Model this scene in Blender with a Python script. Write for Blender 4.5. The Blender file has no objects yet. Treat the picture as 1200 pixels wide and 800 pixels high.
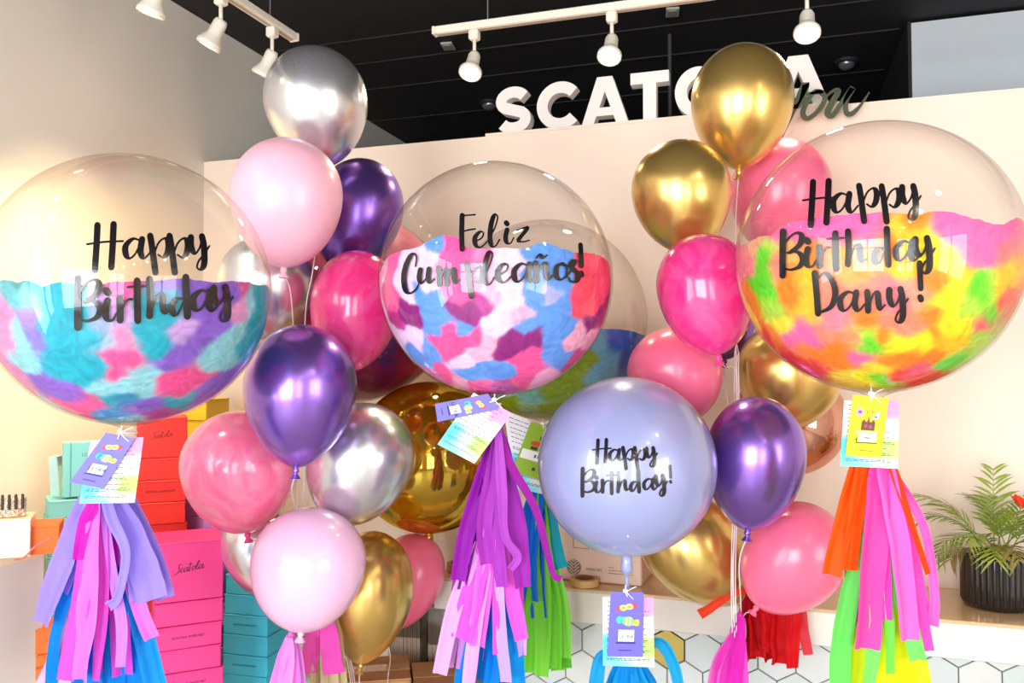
import bpy, math, random
import numpy as np
from mathutils import Vector, Matrix, noise

# ------------------------------------------------------------------ camera, light, exposure
SC = bpy.context.scene
COL = SC.collection
W, H, FPX = 1200, 800, 960.0
CAM = Vector((0.0, 0.0, 1.70))
YAW, PITCH = math.radians(17.7), math.radians(1.79)
RV = Vector((math.cos(YAW), math.sin(YAW), 0))
FH = Vector((-math.sin(YAW), math.cos(YAW), 0))
FV = FH * math.cos(PITCH) + Vector((0, 0, 1)) * math.sin(PITCH)
UV = RV.cross(FV)
cd = bpy.data.cameras.new('camera'); cam = bpy.data.objects.new('camera', cd); COL.objects.link(cam)
cd.sensor_width = 36; cd.lens = FPX / W * 36; cd.clip_start = 0.05
cam.location = CAM
cam.rotation_euler = (math.pi / 2 + PITCH, 0, YAW)
SC.camera = cam
SC.view_settings.view_transform = 'Standard'; SC.view_settings.look = 'None'
SC.view_settings.gamma = 1; SC.view_settings.use_curve_mapping = False
SC.view_settings.exposure = 0.36

world = bpy.data.worlds.new('world'); SC.world = world; world.use_nodes = True
world.node_tree.nodes['Background'].inputs[0].default_value = (0.85, 0.93, 1, 1)
world.node_tree.nodes['Background'].inputs[1].default_value = 1.2

WX_ = -2.15
def area(name, loc, sx, sy, power, color, rot):
    l = bpy.data.lights.new(name, 'AREA'); l.shape = 'RECTANGLE'; l.size = sx; l.size_y = sy
    l.energy = power; l.color = color
    o = bpy.data.objects.new(name, l); COL.objects.link(o); o.location = loc; o.rotation_euler = rot
    return o
# daylight through the shop windows behind the camera (storefront plane y = -3.2)
area('daylight_window_main', (-0.75, -3.3, 1.55), 2.1, 2.3, 165, (0.93, 0.97, 1.0), (math.pi / 2, 0, 0))
area('daylight_door', (1.65, -3.3, 1.45), 1.2, 2.3, 55, (0.95, 0.98, 1.0), (math.pi / 2, 0, 0))
# daylight from the second shop window in the right side wall
area('daylight_side_window', (3.3, -0.9, 1.6), 2.0, 1.9, 70, (1.0, 0.97, 0.93), (math.pi / 2, 0, math.pi / 2))

area('daylight_left_window', (WX_ - .12, -1.5, 1.6), 2.1, 2.1, 85, (0.95, 0.98, 1.0), (math.pi / 2, 0, -math.pi / 2))  # added fill light in an invented left opening, lifts the box stacks

def P(px, py, Z):
    return CAM + FV * Z + RV * ((px - 600) / FPX * Z) + UV * ((400 - py) / FPX * Z)
def ray(px, py):
    return (FV + RV * ((px - 600) / FPX) + UV * ((400 - py) / FPX)).normalized()
def on_plane_y(px, py, Y):
    d = ray(px, py); return CAM + d * ((Y - CAM.y) / d.y)
def on_plane_z(px, py, z):
    d = ray(px, py); return CAM + d * ((z - CAM.z) / d.z)
def hit_sphere(c, r, px, py):
    d = ray(px, py); oc = CAM - c; b = oc.dot(d); k = oc.dot(oc) - r * r; D = b * b - k
    if D < 0:
        p = CAM + d * (-b); return c + (p - c).normalized() * r
    return CAM + d * (-b - math.sqrt(D))

# ------------------------------------------------------------------ materials
def lin(c):
    return tuple(((v / 255) / 12.92 if v / 255 <= .04045 else ((v / 255 + .055) / 1.055) ** 2.4) for v in c)
MATS = {}
def mat(name, rgb=None, rough=.5, metal=0, coat=0, emit=0, emit_rgb=None, bump=0, bump_scale=60, sss=0, spec=.5, var=0, var_scale=8, coat_rough=.03, sheen=0):
    if name in MATS: return MATS[name]
    m = bpy.data.materials.new(name); m.use_nodes = True; nt = m.node_tree; b = nt.nodes['Principled BSDF']
    if rgb: b.inputs['Base Color'].default_value = (*lin(rgb), 1)
    b.inputs['Roughness'].default_value = rough; b.inputs['Metallic'].default_value = metal
    b.inputs['Coat Weight'].default_value = coat; b.inputs['Coat Roughness'].default_value = coat_rough
    b.inputs['Specular IOR Level'].default_value = spec
    if sss:
        b.inputs['Subsurface Weight'].default_value = sss; b.inputs['Subsurface Radius'].default_value = (.05, .03, .03)
    if emit:
        b.inputs['Emission Color'].default_value = (*lin(emit_rgb or rgb), 1); b.inputs['Emission Strength'].default_value = emit
    if bump or var:
        tc = nt.nodes.new('ShaderNodeTexCoord'); n = nt.nodes.new('ShaderNodeTexNoise')
        n.inputs['Scale'].default_value = bump_scale if bump else var_scale; n.inputs['Detail'].default_value = 4
        nt.links.new(tc.outputs['Object'], n.inputs['Vector'])
        if bump:
            bp = nt.nodes.new('ShaderNodeBump'); bp.inputs['Strength'].default_value = bump; bp.inputs['Distance'].default_value = .002
            nt.links.new(n.outputs['Fac'], bp.inputs['Height']); nt.links.new(bp.outputs['Normal'], b.inputs['Normal'])
        if var:
            n2 = nt.nodes.new('ShaderNodeTexNoise'); n2.inputs['Scale'].default_value = var_scale; n2.inputs['Detail'].default_value = 3
            nt.links.new(tc.outputs['Object'], n2.inputs['Vector'])
            mx = nt.nodes.new('ShaderNodeMix'); mx.data_type = 'RGBA'
            mx.inputs['A'].default_value = (*[c * (1 - var) for c in lin(rgb)], 1)
            mx.inputs['B'].default_value = (*[min(1, c * (1 + var)) for c in lin(rgb)], 1)
            nt.links.new(n2.outputs['Fac'], mx.inputs['Factor']); nt.links.new(mx.outputs['Result'], b.inputs['Base Color'])
    MATS[name] = m
    return m

def marble_mat(name, a, bcol, scale, alpha=1.0, stretch=1.0):
    m = bpy.data.materials.new(name); m.use_nodes = True; nt = m.node_tree; b = nt.nodes['Principled BSDF']
    tc = nt.nodes.new('ShaderNodeTexCoord'); mp = nt.nodes.new('ShaderNodeMapping'); mp.inputs['Scale'].default_value = (1, 1, stretch)
    n = nt.nodes.new('ShaderNodeTexNoise'); n.inputs['Scale'].default_value = scale; n.inputs['Detail'].default_value = 6; n.inputs['Distortion'].default_value = 2.2
    r = nt.nodes.new('ShaderNodeValToRGB'); r.color_ramp.elements[0].position = .38; r.color_ramp.elements[1].position = .66
    r.color_ramp.elements[0].color = (*lin(a), 1); r.color_ramp.elements[1].color = (*lin(bcol), 1)
    nt.links.new(tc.outputs['Object'], mp.inputs[0]); nt.links.new(mp.outputs[0], n.inputs['Vector'])
    nt.links.new(n.outputs['Fac'], r.inputs[0]); nt.links.new(r.outputs[0], b.inputs['Base Color'])
    b.inputs['Roughness'].default_value = .22; b.inputs['Coat Weight'].default_value = .6
    b.inputs['Subsurface Weight'].default_value = .2; b.inputs['Subsurface Radius'].default_value = (.05, .03, .03)
    if alpha < 1:
        tr = nt.nodes.new('ShaderNodeBsdfTransparent'); tr.inputs[0].default_value = (*lin(tuple(min(255, c + 40) for c in a)), 1)
        mx = nt.nodes.new('ShaderNodeMixShader'); mx.inputs[0].default_value = alpha
        nt.links.new(tr.outputs[0], mx.inputs[1]); nt.links.new(b.outputs[0], mx.inputs[2])
        nt.links.new(mx.outputs[0], nt.nodes['Material Output'].inputs[0])
    return m

def film_mat(name, tint=(254, 253, 252), edge=(222, 217, 214), rough=.012, ior=1.42, gloss=(1, 1, 1), metal=0.0):
    """thin clear film: transparent, tinted a little more where it is seen edge-on, with a Fresnel gloss"""
    m = bpy.data.materials.new(name); m.use_nodes = True; nt = m.node_tree
    for n in list(nt.nodes):
        if n.type != 'OUTPUT_MATERIAL': nt.nodes.remove(n)
    lw = nt.nodes.new('ShaderNodeLayerWeight'); lw.inputs[0].default_value = .35
    r = nt.nodes.new('ShaderNodeValToRGB'); r.color_ramp.elements[0].position = .35; r.color_ramp.elements[1].position = .97
    r.color_ramp.elements[0].color = (*lin(tint), 1); r.color_ramp.elements[1].color = (*lin(edge), 1)
    nt.links.new(lw.outputs['Facing'], r.inputs[0])
    t = nt.nodes.new('ShaderNodeBsdfTransparent'); nt.links.new(r.outputs[0], t.inputs[0])
    g = nt.nodes.new('ShaderNodeBsdfGlossy'); g.inputs['Roughness'].default_value = rough; g.inputs['Color'].default_value = (*gloss, 1)
    f = nt.nodes.new('ShaderNodeFresnel'); f.inputs[0].default_value = ior
    geo = nt.nodes.new('ShaderNodeNewGeometry')
    ior_mix = nt.nodes.new('ShaderNodeMix'); ior_mix.data_type = 'FLOAT'
    ior_mix.inputs['A'].default_value = ior; ior_mix.inputs['B'].default_value = 1 / ior
    nt.links.new(geo.outputs['Backfacing'], ior_mix.inputs['Factor'])
    # a film has two faces: keep the same Fresnel from both sides
    inv = nt.nodes.new('ShaderNodeMath'); inv.operation = 'ADD'; inv.inputs[1].default_value = metal; inv.use_clamp = True
    lw2 = nt.nodes.new('ShaderNodeLayerWeight'); lw2.inputs[0].default_value = .5
    pw = nt.nodes.new('ShaderNodeMath'); pw.operation = 'POWER'; pw.inputs[1].default_value = 4.0
    nt.links.new(lw2.outputs['Facing'], pw.inputs[0])
    ma = nt.nodes.new('ShaderNodeMath'); ma.operation = 'MULTIPLY_ADD'; ma.inputs[1].default_value = .38; ma.inputs[2].default_value = .035
    nt.links.new(pw.outputs[0], ma.inputs[0]); nt.links.new(ma.outputs[0], inv.inputs[0])
    mx = nt.nodes.new('ShaderNodeMixShader')
    nt.nodes.remove(f); nt.nodes.remove(geo); nt.nodes.remove(ior_mix)
    nt.links.new(inv.outputs[0], mx.inputs[0]); nt.links.new(t.outputs[0], mx.inputs[1]); nt.links.new(g.outputs[0], mx.inputs[2])
    nt.links.new(mx.outputs[0], nt.nodes['Material Output'].inputs[0])
    return m

def attr_mat(name, rough=.45, coat=0, streak=.12):
    m = bpy.data.materials.new(name); m.use_nodes = True; nt = m.node_tree; b = nt.nodes['Principled BSDF']
    a = nt.nodes.new('ShaderNodeAttribute'); a.attribute_name = 'Col'
    tc = nt.nodes.new('ShaderNodeTexCoord'); n = nt.nodes.new('ShaderNodeTexNoise')
    n.inputs['Scale'].default_value = 22; n.inputs['Detail'].default_value = 6; n.inputs['Distortion'].default_value = 3
    nt.links.new(tc.outputs['Object'], n.inputs['Vector'])
    mr = nt.nodes.new('ShaderNodeMapRange'); mr.inputs['From Min'].default_value = .3; mr.inputs['From Max'].default_value = .7
    mr.inputs['To Min'].default_value = 1 - streak; mr.inputs['To Max'].default_value = 1 + streak
    nt.links.new(n.outputs['Fac'], mr.inputs['Value'])
    hs = nt.nodes.new('ShaderNodeHueSaturation'); nt.links.new(mr.outputs[0], hs.inputs['Value']); nt.links.new(a.outputs['Color'], hs.inputs['Color'])
    nt.links.new(hs.outputs[0], b.inputs['Base Color'])
    b.inputs['Roughness'].default_value = rough; b.inputs['Coat Weight'].default_value = coat; b.inputs['Specular IOR Level'].default_value = .2
    return m

def tissue(rgb):
    key = 'tissue_%d_%d_%d' % rgb
    if key in MATS: return MATS[key]
    m = bpy.data.materials.new(key); m.use_nodes = True; nt = m.node_tree; b = nt.nodes['Principled BSDF']
    c = (*lin(rgb), 1)
    b.inputs['Base Color'].default_value = c; b.inputs['Roughness'].default_value = .55; b.inputs['Specular IOR Level'].default_value = .15
    t = nt.nodes.new('ShaderNodeBsdfTranslucent'); t.inputs[0].default_value = c
    mx = nt.nodes.new('ShaderNodeMixShader'); mx.inputs[0].default_value = .3
    nt.links.new(b.outputs[0], mx.inputs[1]); nt.links.new(t.outputs[0], mx.inputs[2]); nt.links.new(mx.outputs[0], nt.nodes['Material Output'].inputs[0])
    MATS[key] = m
    return m

# ------------------------------------------------------------------ mesh helpers
class MB:
    def __init__(s): s.v = []; s.f = []
    def add(s, vs, fs):
        o = len(s.v); s.v += [Vector(v) for v in vs]; s.f += [tuple(i + o for i in f) for f in fs]; return s
    def box(s, c, size, R=None):
        c = Vector(c); h = Vector(size) / 2; vs = []
        for z in (-1, 1):
            for x, y in ((-1, -1), (1, -1), (1, 1), (-1, 1)):
                p = Vector((x * h.x, y * h.y, z * h.z)); vs.append(c + (R @ p if R else p))
        return s.add(vs, [(3, 2, 1, 0), (4, 5, 6, 7), (0, 1, 5, 4), (1, 2, 6, 5), (2, 3, 7, 6), (3, 0, 4, 7)])
    def bbox_(s, a, b):
        a, b = Vector(a), Vector(b); return s.box((a + b) / 2, b - a)
    def rbox(s, c, size, bev, R=None):
        """box with chamfered edges"""
        c = Vector(c); h = Vector(size) / 2; b = bev; vs = []; ring = lambda z, i: [Vector(p) for p in (
            (-h.x + b + i, -h.y + i, z), (h.x - b - i, -h.y + i, z), (h.x - i, -h.y + b + i, z), (h.x - i, h.y - b - i, z),
            (h.x - b - i, h.y - i, z), (-h.x + b + i, h.y - i, z), (-h.x + i, h.y - b - i, z), (-h.x + i, -h.y + b + i, z))]
        for z, i in ((-h.z, b), (-h.z + b, 0), (h.z - b, 0), (h.z, b)): vs += ring(z, i)
        fs = [tuple(range(7, -1, -1)), tuple(range(24, 32))]
        for k in range(3):
            for j in range(8):
                a = k * 8 + j; d = k * 8 + (j + 1) % 8; fs.append((a, d, d + 8, a + 8))
        return s.add([c + (R @ v if R else v) for v in vs], fs)
    def lathe(s, prof, M, n=48):
        vs = []; fs = []; idx = []
        for r, z in prof:
            if r < 1e-6:
                idx.append([len(vs)] * n); vs.append(M @ Vector((0, 0, z)))
            else:
                idx.append(list(range(len(vs), len(vs) + n)))
                for k in range(n):
                    a = 2 * math.pi * k / n; vs.append(M @ Vector((r * math.cos(a), r * math.sin(a), z)))
        for i in range(len(prof) - 1):
            A, B = idx[i], idx[i + 1]
            for k in range(n):
                q = []
                for t in (A[k], B[k], B[(k + 1) % n], A[(k + 1) % n]):
                    if t not in q: q.append(t)
                if len(q) > 2: fs.append(tuple(q))
        return s.add(vs, fs)
    def tube(s, pts, r, n=6, cap=True):
        pts = [Vector(p) for p in pts]; vs = []; fs = []
        rr = r if isinstance(r, (list, tuple)) else [r] * len(pts)
        up = Vector((.31, .17, .93))
        for i, p in enumerate(pts):
            t = (pts[min(i + 1, len(pts) - 1)] - pts[max(i - 1, 0)]).normalized()
            a = t.cross(up)
            if a.length < .05: a = t.cross(Vector((1, 0, 0)))
            a.normalize(); b = t.cross(a)
            for k in range(n):
                w = 2 * math.pi * k / n; vs.append(p + (a * math.cos(w) + b * math.sin(w)) * rr[i])
        for i in range(len(pts) - 1):
            for k in range(n):
                k2 = (k + 1) % n; fs.append((i * n + k, i * n + k2, (i + 1) * n + k2, (i + 1) * n + k))
        if cap: fs += [tuple(range(n - 1, -1, -1)), tuple(range((len(pts) - 1) * n, len(pts) * n))]
        return s.add(vs, fs)
    def prism(s, poly, o, ex, ey, ez, depth):
        """2-D polygon (x, y) extruded from o along ez"""
        o = Vector(o); n = len(poly)
        vs = [o + ex * x + ey * y for x, y in poly] + [o + ex * x + ey * y + ez * depth for x, y in poly]
        fs = [tuple(range(n)), tuple(range(2 * n - 1, n - 1, -1))] + [(i, i + n, (i + 1) % n + n, (i + 1) % n) for i in range(n)]
        return s.add(vs, fs)
    def strip_prism(s, pts, w, o, ex, ey, ez, depth):
        """a stroke of even or listed width, extruded"""
        ws = w if isinstance(w, (list, tuple)) else [w] * len(pts)
        L, R = [], []
        for i, (x, y) in enumerate(pts):
            a = pts[max(0, i - 1)]; b = pts[min(len(pts) - 1, i + 1)]; d = math.hypot(b[0] - a[0], b[1] - a[1]) or 1
            nx, ny = -(b[1] - a[1]) / d, (b[0] - a[0]) / d
            L.append((x + nx * ws[i] / 2, y + ny * ws[i] / 2)); R.append((x - nx * ws[i] / 2, y - ny * ws[i] / 2))
        n = len(pts); o = Vector(o); vs = []
        for dz in (0, depth):
            for q in (L, R):
                vs += [o + ex * x + ey * y + ez * dz for x, y in q]
        fs = []
        for i in range(n - 1):
            fs += [(i, i + 1, n + i + 1, n + i), (2 * n + i, 3 * n + i, 3 * n + i + 1, 2 * n + i + 1),
                   (i, 2 * n + i, 2 * n + i + 1, i + 1), (n + i, n + i + 1, 3 * n + i + 1, 3 * n + i)]
        fs += [(0, n, 3 * n, 2 * n), (n - 1, 3 * n - 1, 4 * n - 1, 2 * n - 1)]
        return s.add(vs, fs)
    def build(s, name, m, parent=None, root=None, smooth=False, at=None):
        """root: the Empty whose location every part shares as its origin"""
        org = Vector(root.location) if root is not None else (Vector(at) if at is not None else Vector())
        me = bpy.data.meshes.new(name); me.from_pydata([v - org for v in s.v], [], s.f)
        if m: me.materials.append(m)
        if smooth: me.polygons.foreach_set('use_smooth', [True] * len(me.polygons))
        me.update()
        o = bpy.data.objects.new(name, me); COL.objects.link(o)
        if parent is not None: o.parent = parent
        elif root is None: o.location = org
        return o

def thing(name, label, cat, loc, group=None):
    o = bpy.data.objects.new(name, None); COL.objects.link(o); o.location = loc; o.empty_display_size = .05
    o['label'] = label; o['category'] = cat
    if group: o['group'] = group
    return o
def tag(o, label, cat, group=None):
    o['label'] = label; o['category'] = cat
    if group: o['group'] = group
    return o
def struct(o): o['kind'] = 'structure'; return o

def catmull(pts, k=8):
    pts = [Vector(p) for p in pts]
    if len(pts) == 2: return [pts[0].lerp(pts[1], t / k) for t in range(k + 1)]
    out = []
    for i in range(len(pts) - 1):
        a = pts[i - 1] if i else pts[0] * 2 - pts[1]; b, c = pts[i], pts[i + 1]
        d = pts[i + 2] if i + 2 < len(pts) else c * 2 - b
        for j in range(k):
            t = j / k
            out.append(.5 * ((2 * b) + (c - a) * t + (2 * a - 5 * b + 4 * c - d) * t * t + (3 * b - a - 3 * c + d) * t ** 3))
    out.append(pts[-1]); return out

# brush-script glyphs: strokes on a grid where the x-height is 1
G = {
 'H': [[(.54, 1.7), (.5, .8), (.41, -.6)], [(1.37, 1.75), (1.33, .8), (1.25, -.46)], [(0, .72), (.9, .84), (1.85, .88)]],
 'a': [[(.9, .88), (.5, 1.0), (.12, .65), (.12, .2), (.32, 0), (.62, .25), (.9, .85)], [(.95, .98), (.87, .35), (1.0, .03), (1.15, .05), (1.4, .35)]],
 'p': [[(.03, 1.13), (.12, .6), (.3, -.75)], [(.2, .1), (.45, .75), (.78, 1.0), (.97, .75), (.92, .28), (.7, .02), (.45, .15)]],
 'y': [[(.05, .95), (.06, .5), (.25, .12), (.5, .4), (.62, .9)], [(.62, 1.0), (.72, .5), (.74, -.4), (.55, -.7), (.37, -.58), (.47, -.25), (.75, .1), (1.0, .5)]],
 'B': [[(.14, 2.0), (.12, .8), (.12, -.36)], [(.25, 1.4), (.55, 1.75), (.9, 1.93), (1.14, 1.75), (1.03, 1.3), (.55, .9), (.36, .86)], [(.36, .86), (.9, .9), (1.2, .53), (1.03, .14), (.6, -.04), (.28, 0)]],
 'i': [[(.16, .97), (.06, .45), (.15, .08), (.4, .04), (.62, .4)], [(.10, 1.45), (.17, 1.36)]],
 'r': [[(.1, 1.05), (.12, .5), (.12, .02)], [(.15, .2), (.3, .75), (.5, 1.0), (.68, 1.02)]],
 't': [[(.15, 1.9), (.16, 1), (.18, 0)], [(-.3, 1.6), (.1, 1.63), (.6, 1.66)]],
 'h': [[(.14, 1.75), (.18, .85), (.14, 0)], [(.25, .3), (.5, .95), (.75, 1.0), (.78, .5), (.88, .15), (1.1, .25)]],
 'd': [[(.5, .85), (.25, .82), (.05, .45), (.13, .08), (.35, .15), (.6, .7)], [(.7, 1.87), (.73, .9), (.78, 0)]],
 'F': [[(.2, 2.15), (.17, 1), (.2, -.05)], [(.15, 2.13), (.6, 2.16), (1.05, 2.2)], [(.25, 1.1), (.6, 1.2), (1.05, 1.27)]],
 'e': [[(.05, .42), (.5, .65), (.62, .98), (.4, 1.05), (.08, .7), (.12, .2), (.45, .05), (.9, .45)]],
 'l': [[(0, .4), (.45, 1.3), (.62, 1.95), (.42, 2.1), (.2, 1.5), (.12, .6), (.25, .08), (.5, .1), (.75, .5)]],
 'z': [[(0, .8), (.35, .93), (.72, 1.02), (.55, .7), (.1, .12), (.45, .02), (.85, .12)]],
 'C': [[(.83, 1.17), (.88, 1.83), (.58, 1.95), (.2, 1.25), (.05, .4), (.17, -.4), (.5, -.58), (.9, -.25), (1.1, .25)]],
 'u': [[(.1, .95), (.02, .4), (.18, .05), (.5, .4), (.65, .95)], [(.68, 1.0), (.62, .4), (.75, .07), (1.05, .35)]],
 'm': [[(.05, 1), (.1, .5), (.1, 0)], [(.12, .2), (.35, .85), (.52, .95), (.55, .5), (.55, 0)], [(.57, .2), (.8, .85), (.97, .95), (1.0, .4), (1.1, .08), (1.35, .3)]],
 'n': [[(.05, 1), (.1, .5), (.1, 0)], [(.13, .2), (.4, .9), (.6, .97), (.65, .5), (.75, .08), (1.0, .3)]],
 '~': [[(.1, 1.4), (.3, 1.62), (.5, 1.42), (.75, 1.58)]],
 'o': [[(.45, 1), (.12, .8), (.08, .25), (.35, 0), (.68, .25), (.7, .75), (.45, 1), (.7, .85), (.95, .85)]],
 's': [[(0, .25), (.4, .85), (.52, 1.12), (.33, 1.08), (.27, .78), (.6, .4), (.52, .04), (.22, .02), (.12, .2)]],
 '!': [[(.2, 2.2), (.25, 1.3), (.28, .7)], [(.25, .2), (.3, .05)]],
 'D': [[(.1, 2.05), (.2, 1), (.28, -.1)], [(.2, 1.7), (.6, 2.05), (1.0, 1.7), (1.2, 1.0), (1.0, .3), (.5, 0), (.3, .02)]],
 'S': [[(1.05, 1.85), (.7, 2.1), (.35, 1.75), (.6, 1.1), (.6, .4), (.2, -.1), (-.35, -.25)]],
 'c': [[(.6, .85), (.3, 1), (.05, .5), (.2, .05), (.6, .3)]],
}
def glyph_strokes(g, x0, base, s, thick, thin, tilt=0.0):
    """yields (centre points, widths) in a plane where y points down"""
    ct, st = math.cos(tilt), math.sin(tilt)
    for st_pts in G[g]:
        pp = catmull([(x * s, y * s, 0) for x, y in st_pts], 7)
        pp = [(x0 + p.x * ct + p.y * st, base - p.y * ct + p.x * st) for p in pp]
        ws = []
        for i in range(len(pp)):
            a = pp[max(0, i - 1)]; b = pp[min(len(pp) - 1, i + 1)]; dd = math.hypot(b[0] - a[0], b[1] - a[1]) or 1
            ws.append(thin + (thick - thin) * max(0, (b[1] - a[1]) / dd) ** 1.3)
        if len(st_pts) == 2 and g in 'i!': ws = [thick * 1.05] * len(ws)
        ws = [sum(ws[max(0, i - 2):i + 3]) / len(ws[max(0, i - 2):i + 3]) for i in range(len(ws))]
        yield pp, [w * s for w in ws]
def stroke_mesh(mb, pp, ws, proj):
    n = len(pp); L = []; R = []; C = []
    ext = []
    for i, (x, y) in enumerate(pp):
        a = pp[max(0, i - 1)]; b = pp[min(n - 1, i + 1)]; d = math.hypot(b[0] - a[0], b[1] - a[1]) or 1
        ext.append(((b[0] - a[0]) / d, (b[1] - a[1]) / d))
    # rounded ends
    P_ = [(pp[0][0] - ext[0][0] * ws[0] * f, pp[0][1] - ext[0][1] * ws[0] * f) for f in (.48, .33)] + list(pp) + \
         [(pp[-1][0] + ext[-1][0] * ws[-1] * f, pp[-1][1] + ext[-1][1] * ws[-1] * f) for f in (.33, .48)]
    W_ = [ws[0] * .25, ws[0] * .75] + list(ws) + [ws[-1] * .75, ws[-1] * .25]
    E_ = [ext[0]] * 2 + ext + [ext[-1]] * 2
    vs = []
    for (x, y), w, (ex, ey) in zip(P_, W_, E_):
        vs.append(proj(x - ey * w / 2, y + ex * w / 2)); vs.append(proj(x, y)); vs.append(proj(x + ey * w / 2, y - ex * w / 2))
    fs = []
    for i in range(len(P_) - 1):
        for k in (0, 1):
            a = i * 3 + k; fs.append((a, a + 1, a + 4, a + 3))
    mb.add(vs, fs)

FONT_CACHE = {}
def font_verts(text, align='CENTER', offset=0):
    key = (text, align, offset)
    if key not in FONT_CACHE:
        c = bpy.data.curves.new('print_text', 'FONT'); c.body = text; c.size = 1; c.align_x = align; c.resolution_u = 3; c.offset = offset
        o = bpy.data.objects.new('print_text', c); COL.objects.link(o)
        me = bpy.data.meshes.new_from_object(o.evaluated_get(bpy.context.evaluated_depsgraph_get()))
        FONT_CACHE[key] = ([v.co.copy() for v in me.vertices], [tuple(p.vertices) for p in me.polygons])
        bpy.data.objects.remove(o); bpy.data.curves.remove(c); bpy.data.meshes.remove(me)
    return FONT_CACHE[key]
def add_text(mb, text, o, ex, ey, size, align='CENTER', offset=0):
    v, f = font_verts(text, align, offset); o = Vector(o)
    mb.add([o + ex * (p.x * size) + ey * (p.y * size) for p in v], f)

ORD = ['topmost', 'second from the top', 'third from the top', 'fourth from the top', 'fifth from the top', 'sixth from the top', 'seventh from the top',
       'eighth from the top', 'ninth from the top', 'tenth from the top', 'eleventh from the top', 'twelfth from the top', 'thirteenth from the top', 'fourteenth from the top']
X_, Y_, Z_ = Vector((1, 0, 0)), Vector((0, 1, 0)), Vector((0, 0, 1))

# ------------------------------------------------------------------ the room
WALLX, PART_Y, PART_TOP, CEIL, BACK_Y, FRONT_Y, RIGHTX = -2.15, 2.71, 2.515, 3.08, 4.65, -3.2, 3.2
wall_paint = mat('left_wall_paint', (232, 226, 214), .7, bump=.05, bump_scale=180)
part_paint = mat('partition_paint', (238, 221, 204), .55, bump=.04, bump_scale=180)
grey_paint = mat('grey_wall_paint', (205, 212, 218), .7)
black_paint = mat('black_ceiling_paint', (30, 29, 30), .75, bump=.15, bump_scale=40)
struct(MB().bbox_((WALLX - .1, FRONT_Y - .1, -.1), (RIGHTX + .1, BACK_Y + .1, 0)).build('floor', mat('floor_concrete', (176, 168, 158), .35, var=.12, var_scale=3)))
struct(MB().bbox_((WALLX - .1, FRONT_Y - .1, CEIL), (RIGHTX + .1, BACK_Y + .1, CEIL + .1)).build('ceiling', black_paint))
lw_ = MB(); lw_.bbox_((WALLX - .1, FRONT_Y - .1, 0), (WALLX, -2.6, CEIL)); lw_.bbox_((WALLX - .1, -.4, 0), (WALLX, BACK_Y + .1, CEIL))
lw_.bbox_((WALLX - .1, -2.6, 0), (WALLX, -.4, .5)); lw_.bbox_((WALLX - .1, -2.6, 2.7), (WALLX, -.4, CEIL))  # gap in the unseen wall, invented for the added left fill light
struct(lw_.build('wall_left', wall_paint))
struct(MB().bbox_((WALLX, BACK_Y, 0), (RIGHTX, BACK_Y + .1, CEIL)).build('wall_back', black_paint))
struct(MB().bbox_((WALLX, PART_Y, 0), (RIGHTX, PART_Y + .12, PART_TOP)).build('wall_partition', part_paint))
struct(MB().bbox_((.535, 3.55, 0), (RIGHTX, BACK_Y, CEIL - .012)).build('wall_upper_right', grey_paint))
struct(MB().bbox_((.522, 3.552, 0), (.5345, BACK_Y, CEIL - .005)).build('trim_1', black_paint))
# right side wall with its shop window
rw = MB()
rw.bbox_((RIGHTX, FRONT_Y, 0), (RIGHTX + .1, -1.9, CEIL)); rw.bbox_((RIGHTX, .1, 0), (RIGHTX + .1, BACK_Y, CEIL))
rw.bbox_((RIGHTX, -1.9, 0), (RIGHTX + .1, .1, .65)); rw.bbox_((RIGHTX, -1.9, 2.55), (RIGHTX + .1, .1, CEIL))
struct(rw.build('wall_right', mat('right_wall_paint', (236, 222, 204), .7)))
fr = MB()
fr.bbox_((WALLX, FRONT_Y - .1, 0), (-1.8, FRONT_Y, CEIL)); fr.bbox_((.3, FRONT_Y - .1, 0), (1.05, FRONT_Y, CEIL)); fr.bbox_((2.25, FRONT_Y - .1, 0), (RIGHTX, FRONT_Y, CEIL))
fr.bbox_((-1.8, FRONT_Y - .1, 0), (.3, FRONT_Y, .4)); fr.bbox_((-1.8, FRONT_Y - .1, 2.7), (.3, FRONT_Y, CEIL)); fr.bbox_((1.05, FRONT_Y - .1, 2.6), (2.25, FRONT_Y, CEIL))
struct(fr.build('wall_front', mat('storefront_wood', (196, 150, 105), .6, var=.1)))
alu = mat('window_frame_metal', (70, 68, 66), .4, metal=.6)
wf = MB()
for x in (-1.8, -.75, .3): wf.bbox_((x - .03, FRONT_Y - .06, .4), (x + .03, FRONT_Y - .01, 2.7))
for z in (.4, 2.05, 2.7): wf.bbox_((-1.8, FRONT_Y - .06, z - .03), (.3, FRONT_Y - .01, z + .03))
struct(wf.build('window_1', alu))
wf = MB()
for x in (1.05, 1.65, 2.25): wf.bbox_((x - .04, FRONT_Y - .06, 0), (x + .04, FRONT_Y - .01, 2.6))
for z in (.1, 1.0, 2.1, 2.6): wf.bbox_((1.05, FRONT_Y - .06, z - .04), (2.25, FRONT_Y - .01, z + .04))
struct(wf.build('door_1', alu))
wf = MB()
for y in (-1.9, -.9, .1): wf.bbox_((RIGHTX + .02, y - .03, .65), (RIGHTX + .07, y + .03, 2.55))
for z in (.65, 2.55): wf.bbox_((RIGHTX + .02, -1.9, z - .03), (RIGHTX + .07, .1, z + .03))
struct(wf.build('window_2', alu))
wf = MB()  # frame of the invented left opening
for y in (-2.6, -1.5, -.4): wf.bbox_((WALLX - .07, y - .03, .5), (WALLX - .02, y + .03, 2.7))
for z in (.5, 2.7): wf.bbox_((WALLX - .07, -2.6, z - .03), (WALLX - .02, -.4, z + .03))
struct(wf.build('window_3', alu))
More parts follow.
